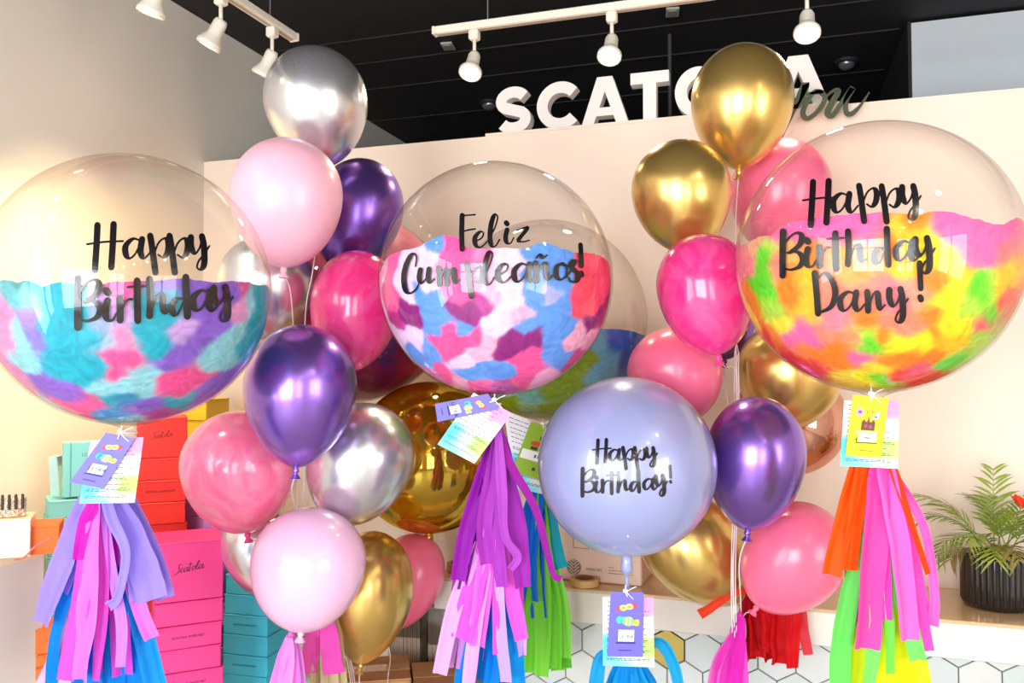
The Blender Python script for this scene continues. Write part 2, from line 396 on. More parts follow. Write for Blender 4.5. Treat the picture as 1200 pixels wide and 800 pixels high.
# ceiling seams and the pipe
for i, Y in enumerate((3.05, 3.3, 3.62, 4.1)):
    struct(MB().bbox_((WALLX + .01, Y, CEIL - .005), (.5, Y + .008, CEIL + .001)).build('trim_%d' % (i + 2), mat('ceiling_seam', (38, 37, 38), .7)))
pt = on_plane_y(785, 112, 3.4); 
tag(MB().tube([(pt.x, 3.4, 2.2), (pt.x, 3.4, CEIL)], .008, 8).build('conduit_pipe', mat('dark_pipe', (62, 60, 58), .5)), 'thin dark conduit pipe hanging from the black ceiling behind the letter T', 'pipe')

# ceiling plates and domes
def ceil_plate(px, py, lab):
    c = on_plane_z(px, py, CEIL - .004)
    t = thing('ceiling_plate', lab, 'ceiling plate', c)
    MB().rbox(c + Vector((0, 0, -.004)), (.05, .075, .01), .002, Matrix.Rotation(.15, 3, 'Z')).build('cover', mat('plate_grey', (170, 168, 160), .5), t, t)
    MB().rbox(c + Vector((0, 0, -.010)), (.034, .054, .005), .0015, Matrix.Rotation(.15, 3, 'Z')).build('inner_panel', mat('plate_grey2', (140, 138, 132), .5), t, t)
ceil_plate(525, 53, 'small pale plate on the black ceiling left of the round lit lamp')
ceil_plate(788, 13, 'small pale plate on the black ceiling above the thin pipe')
def dome(px, py, lab):
    c = on_plane_z(px, py, CEIL - .02)
    t = thing('ceiling_sensor', lab, 'sensor', (c.x, c.y, CEIL))
    b = Vector((c.x, c.y, CEIL))
    MB().lathe([(0, 0), (.05, 0), (.05, -.012), (.044, -.016), (0, -.016)], Matrix.Translation(b), 24).build('base', mat('sensor_dark', (46, 46, 48), .4), t, t)
    MB().lathe([(.036, -.014), (.034, -.028), (.022, -.04), (0, -.046)], Matrix.Translation(b), 24).build('dome', mat('sensor_dome', (120, 122, 126), .15, metal=.5), t, t, True)
dome(573, 124, 'small dome sensor on the black ceiling left of the letter S')
dome(992, 76, 'small dome sensor on the black ceiling right of the last letter A')

# ------------------------------------------------------------------ track lights
white_metal = mat('white_lamp_metal', (240, 232, 216), .4)
bulb_on = mat('bulb_glow', (255, 240, 205), .5, emit=16, emit_rgb=(255, 236, 196))
bulb_off = mat('bulb_warm', (255, 240, 205), .4, emit=7, emit_rgb=(255, 220, 160))
def lamp_head(top, aim, lab, on, power, color=(1, .8, .55), cone=110):
    top = Vector(top); aim = Vector(aim).normalized()
    t = thing('track_spotlight', lab, 'spotlight', top, 'spotlights on the white ceiling tracks')
    MB().rbox(top + Vector((0, 0, -.018)), (.034, .034, .036), .005).build('adapter', white_metal, t, t)
    j = top + Vector((0, 0, -.088))
    MB().tube([top + Vector((0, 0, -.03)), top + Vector((0, 0, -.065)), j], .0062, 10).build('stem', white_metal, t, t, True)
    q = Vector((0, 0, -1)).rotation_difference(aim).to_matrix().to_4x4()
    M = Matrix.Translation(j) @ q @ Matrix.Scale(.78, 4)
    MB().lathe([(0, .012), (.022, .01), (.027, -.004), (.029, -.055), (.033, -.062), (.047, -.086), (.05, -.09), (.05, -.104), (.046, -.108), (.042, -.102)], M, 32).build('lamp_shade', white_metal, t, t, True)
    MB().lathe([(.0425, -.098), (.04, -.103), (.025, -.107), (0, -.1085)], M, 32).build('bulb', bulb_on if on else bulb_off, t, t, True)
    l = bpy.data.lights.new('spot_beam', 'SPOT'); l.energy = power; l.color = color; l.spot_size = math.radians(cone); l.spot_blend = 1; l.shadow_soft_size = .04
    o = bpy.data.objects.new('spot_beam', l); COL.objects.link(o); o.parent = t
    o.location = M @ Vector((0, 0, -.125)) - top
    o.rotation_euler = aim.to_track_quat('-Z', 'Y').to_euler()
TR_Y, TR_Z = 2.58, 1.70 + 1.155
def track(a, b, lab, wires):
    a, b = Vector(a), Vector(b); t = thing('light_track', lab, 'light track', a)
    d = (b - a).normalized(); R = d.to_track_quat('X', 'Z').to_matrix()
    MB().rbox((a + b) / 2, ((b - a).length, .034, .026), .003, R).build('rail', white_metal, t, t)
    MB().box((a + b) / 2 + Vector((0, 0, -.0135)), ((b - a).length - .02, .012, .002), R).build('slot', mat('slot_beige', (190, 172, 150), .6), t, t)
    MB().rbox(a - d * .004, (.012, .037, .029), .003, R).build('end_cap', white_metal, t, t)
    for f in wires:
        p = a.lerp(b, f); MB().tube([p + Vector((0, 0, .012)), (p.x, p.y, CEIL + .002)], .0022, 6).build('hanging_wire', mat('wire_grey', (150, 150, 150), .4, metal=.5), t, t)
ra = on_plane_y(511, 37, TR_Y); rz = ra.z
track((ra.x, TR_Y, rz), (1.6, TR_Y, rz), 'white ceiling light track running right above the sign letters', (.07, .55, .95))
for px, lab, pw in ((556, 'lit white track spotlight left of the letter C, at the track end', 17), (717, 'lit white track spotlight above the letter T', 17),
                    (946, 'lit white track spotlight cut off by the top edge, above the last letter A', 17)):
    p = on_plane_y(px, 30, TR_Y)
    lamp_head((p.x, TR_Y, rz - .013), (-.03, -.5, -1), lab, True, pw)
lc = P(344, 45, 2.875); la = Vector((lc.x, lc.y, rz)); lb = Vector((lc.x - .06, 0.2, rz))
track(la, lb, 'white ceiling light track running along the left wall toward the viewer', (.06, .5, .9))
for Yk, lab, pw, aim in ((2.35, 'white track spotlight aimed at the left wall, half behind the silver balloon', 10, (-.55, .05, -1)), (2.09, 'white track spotlight aimed at the left wall, seen above the wall and ceiling line', 22, (-.55, -.1, -1)),
                         (1.83, 'white track spotlight cut off by the top edge, aimed at the left wall', 70, (-.36, .05, -1))):
    f = (la.y - Yk) / (la.y - lb.y); p = la.lerp(lb, f)
    lamp_head(p + Vector((0, 0, -.013)), aim, lab, False, pw, (1, .74, .36), 72)

for k, Yk in enumerate((1.2, .75, .35)):  # unseen extra heads, added to brighten the fronts of the box stacks
    f = (la.y - Yk) / (la.y - lb.y); p = la.lerp(lb, f)
    lamp_head(p + Vector((0, 0, -.013)), (.12, .62 + .2 * k, -1), '%s added spotlight on the left track out of view, brightening the stacked boxes' % ('third', 'second', 'first')[k], True, 16, (1, .92, .8), 64)
tb = Vector((.95, 1.25, rz))
track(tb, (.95, -2.5, rz), 'white ceiling light track over the viewer at the right', (.1, .5, .9))
for k, Yk in enumerate((1.0, .35, -.3, -.95, -1.6, -2.25)):
    lamp_head((.95, Yk, rz - .013), (-.45, .25, -1), '%s lit spotlight on the track over the viewer' % ('nearest', 'second nearest', 'third nearest', 'fourth nearest', 'fifth nearest', 'farthest')[k], True, 13, (1, .88, .7), 130)

# ------------------------------------------------------------------ wall sign
sign_white = mat('sign_white', (240, 236, 230), .45); sign_side = sign_white
SY0, SDEP, LH = 2.735, .045, .168
def xs(px): return on_plane_y(px, 140, SY0).x
base_t = MB().bbox_((xs(572), PART_Y - .004, PART_TOP), (xs(985), PART_Y + .1, PART_TOP + .009)).build('sign_ledge', part_paint); struct(base_t); base_t.name = 'trim_6'
SZ = PART_TOP + .009
def arc(cx, cy, rx, ry, a0, a1, n=18):
    return [(cx + rx * math.cos(math.radians(a0 + (a1 - a0) * i / n)), cy + ry * math.sin(math.radians(a0 + (a1 - a0) * i / n))) for i in range(n + 1)]
def letter(ch, x0, x1, lab):
    w = x1 - x0; h = LH; mb = MB(); o = Vector((x0, SY0, SZ)); e = (X_, Z_, Y_)
    st = h * .235
    if ch == 'A':
        a = w * .34; b = w * .66
        yi = h * .70; xl = lambda y: w * .25 + (w * .5 - w * .25) * y / yi
        mb.prism([(0, 0), (w * .25, 0), (w * .5, yi), (w * .5, h), (a, h)], o, *e, SDEP); mb.prism([(w, 0), (b, h), (w * .5, h), (w * .5, yi), (w * .75, 0)], o, *e, SDEP)
        mb.prism([(xl(h * .2), h * .2), (w - xl(h * .2), h * .2), (w - xl(h * .37), h * .37), (xl(h * .37), h * .37)], o, *e, SDEP)
    elif ch == 'T':
        mb.prism([(w * .33, 0), (w * .67, 0), (w * .67, h * .77), (w * .33, h * .77)], o, *e, SDEP); mb.prism([(0, h * .77), (w, h * .77), (w, h), (0, h)], o, *e, SDEP)
    elif ch == 'L':
        mb.prism([(0, 0), (st, 0), (st, h), (0, h)], o, *e, SDEP); mb.prism([(0, 0), (w, 0), (w, st), (0, st)], o, *e, SDEP)
    elif ch == 'O': mb.strip_prism(arc(w / 2, h / 2, w / 2 - st / 2, h / 2 - st / 2, 0, 360, 40), st, o, *e, SDEP)
    elif ch == 'C': mb.strip_prism(arc(h * .5, h / 2, h / 2 - st / 2, h / 2 - st / 2, 42, 318, 30), st, o, *e, SDEP)
    elif ch == 'S':
        r = (h - st) / 4; cx = w / 2; rx = w / 2 - st / 2
        top = arc(cx, h - st / 2 - r, rx, r, 28, 270, 16); bot = arc(cx, st / 2 + r, rx, r, 90, -152, 16)
        mid = [(x, y) for x, y in top[:-3]] + [(x, y) for x, y in bot[3:]]
        mb.strip_prism(mid, st, o, *e, SDEP)
    o = mb.build('sign_letter', sign_white, at=(x0, SY0, SZ)); tag(o, lab, 'letter', 'white block letters on the partition wall')
for ch, a, b, lab in (('S', 581, 622, 'white block letter S, first letter of the wall sign'), ('C', 629, 678, 'white block letter C on the partition wall beside the S'),
                      ('A', 681, 737, 'white block letter A between the letters C and T'), ('T', 739, 784, 'white block letter T under the second lit spotlight'),
                      ('O', 791, 846, 'white block letter O half hidden by the top gold balloon'), ('L', 852, 892, 'white block letter L hidden behind the top gold balloon'),
                      ('A', 900, 973, 'white block letter A at the right end, behind the grey script')):
    letter(ch, xs(a), xs(b), lab)
# script word in front of the last letter
sg = thing('script_sign', 'grey metallic script word overlapping the last white letter A', 'sign', on_plane_y(950, 135, 2.665))
q = lambda x, y: (880 + x / 6.667, 60 + y / 6.667)
def script_part(pts, ws, k):
    pts = catmull([(*q(*p), 0) for p in pts], 7); n = len(pts)
    pos = [on_plane_y(p.x, p.y, 2.668 - .003 * k) for p in pts]; o = Vector(sg.location)
    W2 = [ws[min(len(ws) - 1, int(i / n * len(ws)))] for i in range(n)]
    W2 = [sum(W2[max(0, i - 4):i + 5]) / len(W2[max(0, i - 4):i + 5]) / 6.667 * 2.55 / FPX for i in range(n)]
    MB().strip_prism([(p.x - o.x, p.z - o.z) for p in pos], W2, (o.x, 2.668 - .003 * k, o.z), X_, Z_, Y_, .008).build('script_letter', mat('script_metal', (128, 136, 112), .22, metal=.85), sg, sg)
script_part([(300, 330), (330, 430), (390, 400), (430, 255), (375, 370), (330, 480), (230, 695)], [24, 34, 40, 60, 56, 30, 14], 0)
script_part([(430, 330), (560, 318), (500, 312), (440, 390), (405, 480), (440, 525), (520, 470), (580, 370), (545, 318), (500, 320)], [20, 26, 34, 40, 40, 34, 36, 36, 26], 1)
script_part([(560, 380), (640, 310), (685, 310), (640, 390), (598, 480), (640, 500), (700, 415), (795, 285), (745, 380), (745, 475), (785, 488), (850, 430), (925, 320)], [16, 26, 42, 46, 48, 42, 36, 40, 46, 36, 36, 40, 30, 10], 2)
MB().bbox_((sg.location.x - .06, 2.672, PART_TOP + .02), (sg.location.x - .05, SY0 + .002, PART_TOP + .03)).build('standoff', mat('script_metal'), sg, sg)

# ------------------------------------------------------------------ counter with hexagon tiles
CT, CY0, CX0 = 1.05, 2.37, on_plane_z(511, 673, 1.05).x
ctr = thing('counter', 'white counter with pale wooden top and hexagon tiles along the partition', 'counter', (1.0, 2.55, 0))
MB().rbox(((CX0 + RIGHTX - .02) / 2, (CY0 + PART_Y - .003) / 2, CT - .004), (RIGHTX - .02 - CX0, PART_Y - .003 - CY0, .008), .003).build('worktop', mat('counter_wood', (222, 186, 140), .22, var=.12, var_scale=14, coat=.4), ctr, ctr)
MB().rbox(((CX0 + RIGHTX - .02) / 2, (CY0 + .004 + PART_Y - .003) / 2, CT - .054), (RIGHTX - .022 - CX0, PART_Y - .007 - CY0, .092), .003).build('front_board', mat('counter_white', (220, 216, 207), .4, bump=.1, bump_scale=30), ctr, ctr)
HX0 = -.84; TY = 2.40
MB().bbox_((HX0, TY, 0), (RIGHTX - .02, PART_Y - .003, CT - .098)).build('base', mat('grout_grey', (96, 96, 96), .8), ctr, ctr)
hw = .0995; hs = hw / math.sqrt(3); gap = .0022
def hexmesh(name, m):
    R_ = hs - gap / math.sqrt(3) * 1.2; pts = [(R_ * math.sin(math.radians(60 * k)), R_ * math.cos(math.radians(60 * k))) for k in range(6)]
    r2 = [(x * .965, y * .965) for x, y in pts]; vs = [(x, 0, z) for x, z in pts] + [(x, -.006, z) for x, z in pts] + [(x, -.0075, z) for x, z in r2]
    fs = [(12, 13, 14, 15, 16, 17)] + [(i, (i + 1) % 6, 6 + (i + 1) % 6, 6 + i) for i in range(6)] + [(6 + i, 6 + (i + 1) % 6, 12 + (i + 1) % 6, 12 + i) for i in range(6)]
    me = bpy.data.meshes.new(name); me.from_pydata(vs, [], fs); me.materials.append(m); return me
tile_w = [hexmesh('tile_white_mesh', mat('tile_white%d' % i, c, .18, coat=.5)) for i, c in enumerate(((188, 195, 194), (182, 191, 191), (193, 197, 194)))]
tile_g = hexmesh('tile_gold_mesh', mat('tile_gold', (150, 132, 70), .3, metal=.8))
gref = on_plane_y(782, 759, TY); z_ref, x_ref = gref.z, gref.x     # the gold tile that shows beside the blue tassel
rng = random.Random(4)
golds = {(0, 0), (1, 7), (-1, -6), (2, -9)}
for row in range(0, 6):
    for colk in range(-16, 26):
        x = x_ref + colk * hw + (hw / 2 if row % 2 else 0); z = z_ref - row * hs * 1.5
        if x - hw / 2 < HX0 or x + hw / 2 > 1.55: continue
        o = bpy.data.objects.new('hexagon_tile', tile_g if (row, colk) in golds or (row == 1 and colk == -7) else rng.choice(tile_w)); COL.objects.link(o); o.parent = ctr
        o.location = Vector((x, TY, z)) - ctr.location
        if o.data == tile_g: o['label'] = 'olive gold hexagon tile'
# trimmed top row of tiles under the board
for colk in range(-16, 26):
    x = x_ref + colk * hw + hw / 2; zb = z_ref + hs * 1.0; zt = CT - .1005
    if x - hw / 2 < HX0 or x + hw / 2 > 1.55 or zt - (zb - hs * .5) < .004: continue
    zc = z_ref + 1.5 * hs; e = .0025; lowz = zc - hs + e; midz = zc - hs / 2 + e
    poly = [(-hw / 2 + e / 2, min(midz, zt)), (0, lowz), (hw / 2 - e / 2, min(midz, zt)), (hw / 2 - e / 2, zt), (-hw / 2 + e / 2, zt)]
    if midz >= zt:
        s_ = (zt - lowz) * math.sqrt(3); poly = [(-s_, zt), (0, lowz), (s_, zt)]
    MB().prism(poly, (x, TY, 0), X_, Z_, -Y_, .0075).build('half_tile', MATS['tile_white%d' % (colk % 3)], ctr, ctr)
# socket on the tiles at the lower right
so = on_plane_y(1198, 806, TY - .008); st_ = thing('wall_socket', 'dark socket plate on the white tiles at the lower right corner', 'socket', so)
MB().rbox(so + Vector((.03, -.004, -.02)), (.075, .008, .06), .002).build('plate', mat('socket_brown', (120, 98, 84), .4), st_, st_)
MB().rbox(so + Vector((.03, -.009, -.02)), (.05, .004, .036), .001).build('insert', mat('socket_dark', (56, 46, 42), .4), st_, st_)

# ------------------------------------------------------------------ things on the counter
kraft_pink = mat('carton_pale', (222, 190, 172), .7, var=.05, var_scale=5)
b0 = on_plane_z(752, 688, CT); bR = Matrix.Rotation(math.radians(-3), 3, 'Z')
bx = thing('shipping_carton', 'pale pink carton with leaf emblem on the counter behind the lavender balloon', 'box', b0)
bw, bd, bh = .30, .22, .22
b0.z += .001; bc = b0 + bR @ Vector((-bw / 2, bd / 2, 0))
MB().rbox(bc + Vector((0, 0, bh / 2)), (bw, bd, bh), .004, bR).build('carton_body', kraft_pink, bx, bx)
MB().box(bc + Vector((0, 0, bh + .0006)), (bw * .98, .05, .0012), bR).build('packing_tape', mat('tape_tan', (200, 160, 110), .3), bx, bx)
bex, bey, fo = bR @ X_, Z_, bR @ Vector((0, -.0012, 0))
def carton_pt(px, py):
    d = ray(px, py); n = bR @ Vector((0, -1, 0)); p0 = b0; t = (p0 - CAM).dot(n) / d.dot(n); return CAM + d * t + fo
pm = MB(); ec = carton_pt(672.5, 664); er = (carton_pt(681, 664) - ec).length
ring = [(er * math.cos(a), er * math.sin(a)) for a in [2 * math.pi * k / 32 for k in range(32)]]
pm.add([ec + bex * x + bey * y for x, y in ring], [tuple(range(32))])
pm.build('emblem_disc', mat('emblem_grey', (118, 104, 98), .7), bx, bx)
lf = MB()
for sx in (-1, 1):
    for k in range(5):
        y0 = -er * .95 + k * er * .42
        lf.strip_prism([(sx * er * .04, y0), (sx * er * .45, y0 + er * .42), (sx * er * .78, y0 + er * .62)], er * .11, ec + fo * .5, bex, bey, bR @ Vector((0, -1, 0)), .0003)
lf.build('emblem_leaf', kraft_pink, bx, bx)
tx = MB(); add_text(tx, 'PRINCIPE', carton_pt(687, 668), bex, bey, .012, 'LEFT')
for r_, (a, b) in enumerate(((713, 720), (713, 743), (713, 743))):
    p1 = carton_pt(a, 664.5 + r_ * 3.4); tx.box(p1 + bex * ((b - a) * 1.25e-3), ((b - a) * 2.5e-3, .0006, .0014), bR)
fr_ = [carton_pt(672, 630), carton_pt(690, 632), carton_pt(690, 643), carton_pt(672, 641)]
for i in range(4): tx.tube([fr_[i], fr_[(i + 1) % 4]], .0008, 4)
tx.build('printed_lettering', mat('print_brown', (128, 108, 100), .8), bx, bx)

tr_c = on_plane_z(683, 688, CT); tr_c = Vector((tr_c.x, max(tr_c.y, CY0 + .045), CT))
tp = thing('tape_roll', 'roll of tan packing tape lying on the counter in front of the carton', 'tape', tr_c)
MB().lathe([(.030, .001), (.042, .001), (.043, .003), (.043, .020), (.042, .022), (.030, .022), (.030, .001)], Matrix.Translation(tr_c), 40).build('tape', mat('tape_roll_tan', (205, 165, 105), .35), tp, tp)
MB().lathe([(.0265, .0), (.03, .0), (.03, .0225), (.0265, .0225), (.0265, .0)], Matrix.Translation(tr_c), 40).build('core', mat('tape_core', (150, 110, 76), .7), tp, tp)

# coffee grinder-like dark appliance and a wooden ring near the counter's left end
g0 = Vector((CX0 + .09, 2.60, CT))
ap = thing('counter_appliance', 'dark counter appliance with grey top beside the purple tassel', 'appliance', g0)
MB().rbox(g0 + Vector((0, 0, .045)), (.15, .15, .09), .006).build('appliance_body', mat('appliance_dark', (52, 58, 56), .35), ap, ap)
MB().rbox(g0 + Vector((.03, -.01, .125)), (.10, .11, .07), .006).build('hopper', mat('appliance_grey', (118, 132, 138), .3), ap, ap)
MB().rbox(g0 + Vector((.012, -.078, .055)), (.05, .012, .06), .003, Matrix.Rotation(.35, 3, 'Y')).build('brown_panel', mat('appliance_brown', (110, 76, 34), .4), ap, ap)
MB().lathe([(0, .0), (.007, .0), (.006, .006), (0, .008)], Matrix.Translation(g0 + Vector((-.028, -.075, .06))) @ Matrix.Rotation(math.pi / 2, 4, 'X'), 16).build('knob', mat('chrome', (220, 220, 220), .12, metal=1), ap, ap)
w0 = Vector((CX0 + .055, 2.455, CT))
wr = thing('wooden_ring', 'wooden ring roll at the left end of the counter', 'ring', w0)
MB().lathe([(.026, .0), (.04, .0), (.042, .01), (.04, .028), (.026, .028), (.026, .0)], Matrix.Translation(w0), 36).build('outer_ring', mat('ring_wood', (176, 128, 88), .5), wr, wr)
MB().lathe([(.019, .0), (.026, .0), (.026, .03), (.019, .03), (.019, .0)], Matrix.Translation(w0), 36).build('inner_core', mat('ring_dark', (96, 66, 44), .6), wr, wr)

# plant
p0 = on_plane_z(1161, 702, CT); p0.y = 2.55; pr = .088
pl = thing('potted_palm', 'small green palm in a black fluted pot on the counter', 'potted plant', p0)
vs = []; n = 288; prof = [(.80, 0), (.93, .004), (1.0, .018), (1.0, .135), (.985, .14), (.95, .14), (.94, .12)]
mb = MB(); rows = []
for r_, z in prof:
    for k in range(n):
        a = 2 * math.pi * k / n; fl = 1 - (.06 * (0.5 + .5 * math.cos(a * 36)) if .01 < z < .138 and r_ >= .98 else 0)
        mb.v.append(p0 + Vector((pr * r_ * fl * math.cos(a), pr * r_ * fl * math.sin(a), z)))
for i in range(len(prof) - 1):
    for k in range(n): k2 = (k + 1) % n; mb.f.append((i * n + k, i * n + k2, (i + 1) * n + k2, (i + 1) * n + k))
mb.f.append(tuple(range(n - 1, -1, -1)))
mb.build('pot', mat('pot_black', (18, 18, 20), .2, coat=.6), pl, pl, True)
MB().lathe([(0, .118), (.05, .12), (pr * .945, .117)], Matrix.Translation(p0), 32).build('soil', mat('soil', (52, 36, 26), .95, bump=.8, bump_scale=90), pl, pl)
leafm = [mat('palm_leaf%d' % i, c, .45, var=.2, var_scale=20) for i, c in enumerate(((132, 152, 48), (112, 138, 50), (150, 164, 60), (140, 122, 62)))]
rng = random.Random(11)
def frond(azi, elev0, length, droop, mi, lean=0.0,  dens=12, leaf=.058):
    base = p0 + Vector((rng.uniform(-.03, .03), rng.uniform(-.03, .03), .118))
    length *= .88; pts = []; p = base.copy(); el = elev0; N = 16
    for i in range(N + 1):
        pts.append(p.copy()); d = Vector((math.cos(azi) * math.cos(el), math.sin(azi) * math.cos(el), math.sin(el))); p += d * (length / N); el -= droop / N * (.4 + 1.2 * i / N)
    mb = MB(); mb.tube(pts, [.0022 * (1 - .75 * i / N) for i in range(N + 1)], 5)
    for i in range(dens):
        f = .34 + .66 * (i + .5) / dens; ii = min(N - 1, int(f * N)); c = pts[ii].lerp(pts[ii + 1], f * N - ii); t = (pts[ii + 1] - pts[ii]).normalized()
        side = t.cross(Vector((0, 0, 1))); side = side.normalized() if side.length > .1 else Vector((math.sin(azi), -math.cos(azi), 0)); upv = side.cross(t).normalized()
        for s_ in (-1, 1):
            L = leaf * (.55 + .9 * math.sin(math.pi * min(1, f * .9))) * rng.uniform(.8, 1.1); wd = .0034
            dr = (t * rng.uniform(.75, 1.05) + side * s_ * rng.uniform(.7, 1.0) + upv * rng.uniform(-.1, .25)).normalized()
            wv = dr.cross(upv).normalized(); v = []
            for k, (ff, ww) in enumerate(((0, .35), (.3, 1), (.65, .8), (1, .05))):
                m = c + dr * (L * ff) - Vector((0, 0, 1)) * (L * .28 * ff * ff); v += [m - wv * wd * ww, m - upv * wd * .3 * ww, m + wv * wd * ww]
            mb.add(v, [(k * 3 + j, k * 3 + j + 1, k * 3 + j + 4, k * 3 + j + 3) for k in range(3) for j in range(2)])
    mb.build('frond', leafm[mi], pl, pl)
frond(math.radians(75), 1.50, .29, .15, 0); frond(math.radians(188), 1.20, .27, 1.9, 1); frond(math.radians(172), 1.32, .32, 1.75, 0)
frond(math.radians(205), 1.0, .27, 2.5, 1); frond(math.radians(230), 1.15, .22, 2.0, 0); frond(math.radians(250), 1.0, .2, 2.2, 2)
frond(math.radians(20), 1.15, .25, 1.6, 0); frond(math.radians(-10), .95, .22, 1.7, 3); frond(math.radians(-40), 1.1, .24, 1.8, 2)
frond(math.radians(-75), 1.0, .2, 2.1, 3); frond(math.radians(150), 1.25, .25, 1.4, 2); frond(math.radians(100), 1.3, .22, .9, 1)
frond(math.radians(215), .7, .17, 1.8, 3); frond(math.radians(-20), .6, .18, 1.6, 3); frond(math.radians(280), 1.3, .22, 1.0, 0)
frond(math.radians(180), 1.42, .24, 1.0, 0); frond(math.radians(300), 1.25, .25, 1.6, 1); frond(math.radians(45), 1.3, .26, 1.2, 1)
f0 = Vector((p0.x + .155, 2.53, CT))
fl = thing('red_flower', 'red orange flower at the right edge beside the palm', 'flower', f0)
MB().lathe([(.0, 0), (.022, 0), (.026, .03), (.016, .07), (.018, .08), (.014, .08)], Matrix.Translation(f0), 24).build('vase', mat('vase_black', (30, 30, 32), .2), fl, fl, True)
fc = P(1201, 594, (f0 - CAM).dot(FV))
MB().tube(catmull([f0 + Vector((0, 0, .02)), f0 + Vector((.006, 0, .12)), fc], 6), .002, 6).build('stem', leafm[1], fl, fl)
for k in range(6):
    a = 2 * math.pi * k / 6; mb = MB(); v = []
    for i in range(5):
        for j in range(-2, 3):
            f = i / 4; r_ = .032 * f; aa = a + j * .26 * (1 - .35 * f) * (f > 0)
            v.append(fc + Vector((math.cos(aa) * r_, math.sin(aa) * r_ * .8, .028 * f * f + .004 * math.cos(j * 2))))
    mb.add(v, [(i * 5 + j, i * 5 + j + 1, i * 5 + j + 6, i * 5 + j + 5) for i in range(4) for j in range(4)])
    mb.build('petal', mat('petal_red', (238, 60, 24), .5), fl, fl, True)

# ------------------------------------------------------------------ left: cabinet, bench, boxes
CBX1, CBY1, CBZ = -1.685, 1.565, 1.262
cb = thing('white_cabinet', 'low white cabinet along the left wall at the lower left corner', 'cabinet', (-1.9, 1.0, 0))
MB().bbox_((WALLX + .004, .3, .06), (CBX1 - .004, CBY1 - .004, CBZ - .02)).build('cabinet_body', mat('cabinet_white', (226, 226, 222), .45, bump=.03), cb, cb)
MB().rbox(((WALLX + .004 + CBX1) / 2, (.3 + CBY1) / 2, CBZ - .01), (CBX1 - WALLX - .004, CBY1 - .3, .02), .003).build('cabinet_top', mat('cabinet_top_cream', (248, 232, 200), .35), cb, cb)
MB().bbox_((WALLX + .03, .32, 0), (CBX1 - .03, CBY1 - .02, .06)).build('plinth', mat('plinth_grey', (150, 150, 150), .6), cb, cb)
BENCH_Z = .70
bn = thing('display_bench', 'low bench under the stacks of colourful boxes', 'bench', (-1.75, 2.2, 0))
MB().rbox((-1.755, 2.15, BENCH_Z - .02), (.77, 1.08, .04), .004).build('bench_top', mat('bench_white', (230, 228, 224), .5), bn, bn)
for x in (-2.1, -1.41):
    for y in (1.66, 2.64): MB().bbox_((x - .02, y - .02, 0), (x + .02, y + .02, BENCH_Z - .04)).build('leg', mat('bench_white'), bn, bn)

def box_front(t, c, R, w, d, h, lettering, m_ink, size):
    o = c + R @ Vector((0, -d / 2 - .0008, h * .5)); ex = R @ X_
    mb = MB()
    if lettering == 'script':
        x = -3.0 * size
        for g, adv in zip('Scatola', (1.0, .75, 1.2, .75, .85, .7, 1.2)):
            for pp, ws in glyph_strokes(g, x, 0, size * .95, .2, .13, -.12 if False else 0):
                stroke_mesh(mb, [(px_ + .18 * -py_, py_ - px_ * .12) for px_, py_ in pp], ws, lambda a, b: o + ex * a - Z_ * b)
            x += adv * size * .92
        mb.build('script_lettering', m_ink, t, t)
    else:
        add_text(mb, lettering, o - Z_ * size * .35, ex, Z_, size, 'CENTER', .012); mb.build('printed_lettering', m_ink, t, t)

def stack(cname, rgb, px, py_top, Z, theta, w, d, h0, lab, group, first=None, text_at=(), ink=(40, 20, 40), maxn=99, zbot=None):
    """first: height of an upright box that heads the stack"""
    R = Matrix.Rotation(math.radians(theta), 3, 'Z'); c0 = P(px, py_top, Z); ztop = c0.z; zb = BENCH_Z if zbot is None else zbot
    heights = [first] if first else []
    rest = ztop - zb - (first or 0); n = max(1, round(rest / h0)); heights += [rest / n] * n
    m = mat('box_' + cname, rgb, .5, var=.04, var_scale=6); m_ink = mat('ink_' + cname, ink, .6); z = ztop
    for i, h in enumerate(heights):
        z -= h; j = Vector((rng.uniform(-.004, .004), rng.uniform(-.004, .004), 0)); c = Vector((c0.x, c0.y, z)) + j
        Rj = R @ Matrix.Rotation(rng.uniform(-.025, .025), 3, 'Z')
        up = i == 0 and first
        t = thing('gift_box', lab % ORD[i], 'gift box', c, group)
        MB().rbox(c + Vector((0, 0, (h - .0012) / 2)), (w, d, h - .0012), .0022, Rj).build('box_body', m, t, t)
        MB().rbox(c + Rj @ Vector((0, .0, h - .0040)), (w + .0022, d + .0022, .0054), .0014, Rj).build('lid', m, t, t)
        if up: box_front(t, c, Rj, w, d, h, 'script', m_ink, w * .068)
        elif i in text_at: box_front(t, c, Rj, w, d, h, 'SCATOLA SHOP.NET', m_ink, .0088)

stack('pink', (222, 52, 132), 219, 627, 2.28, 44, .172, .17, .066, 'bright pink box, %s in the front pink stack', 'stacked pink gift boxes', .160, (2, 4), (70, 10, 60))
stack('red', (226, 40, 28), 189, 487, 2.53, 42, .140, .15, .064, 'red box, %s in the tall red stack', 'stacked red gift boxes', .122, (2, 4), (90, 10, 20))
stack('yellow', (222, 186, 22), 233, 466, 2.86, 4, .150, .14, .074, 'mustard yellow box, %s in the yellow stack by the partition', 'stacked yellow gift boxes')
stack('purple', (188, 138, 222), 252, 552, 2.63, 3, .148, .12, .064, 'purple box, %s in the purple stack between pink and turquoise', 'stacked purple gift boxes')
stack('turquoise', (66, 204, 238), 304, 667, 2.58, 3, .152, .15, .0635, 'turquoise box, %s in the turquoise stack by the partition', 'stacked turquoise gift boxes', None, (2, 4), (10, 70, 100))
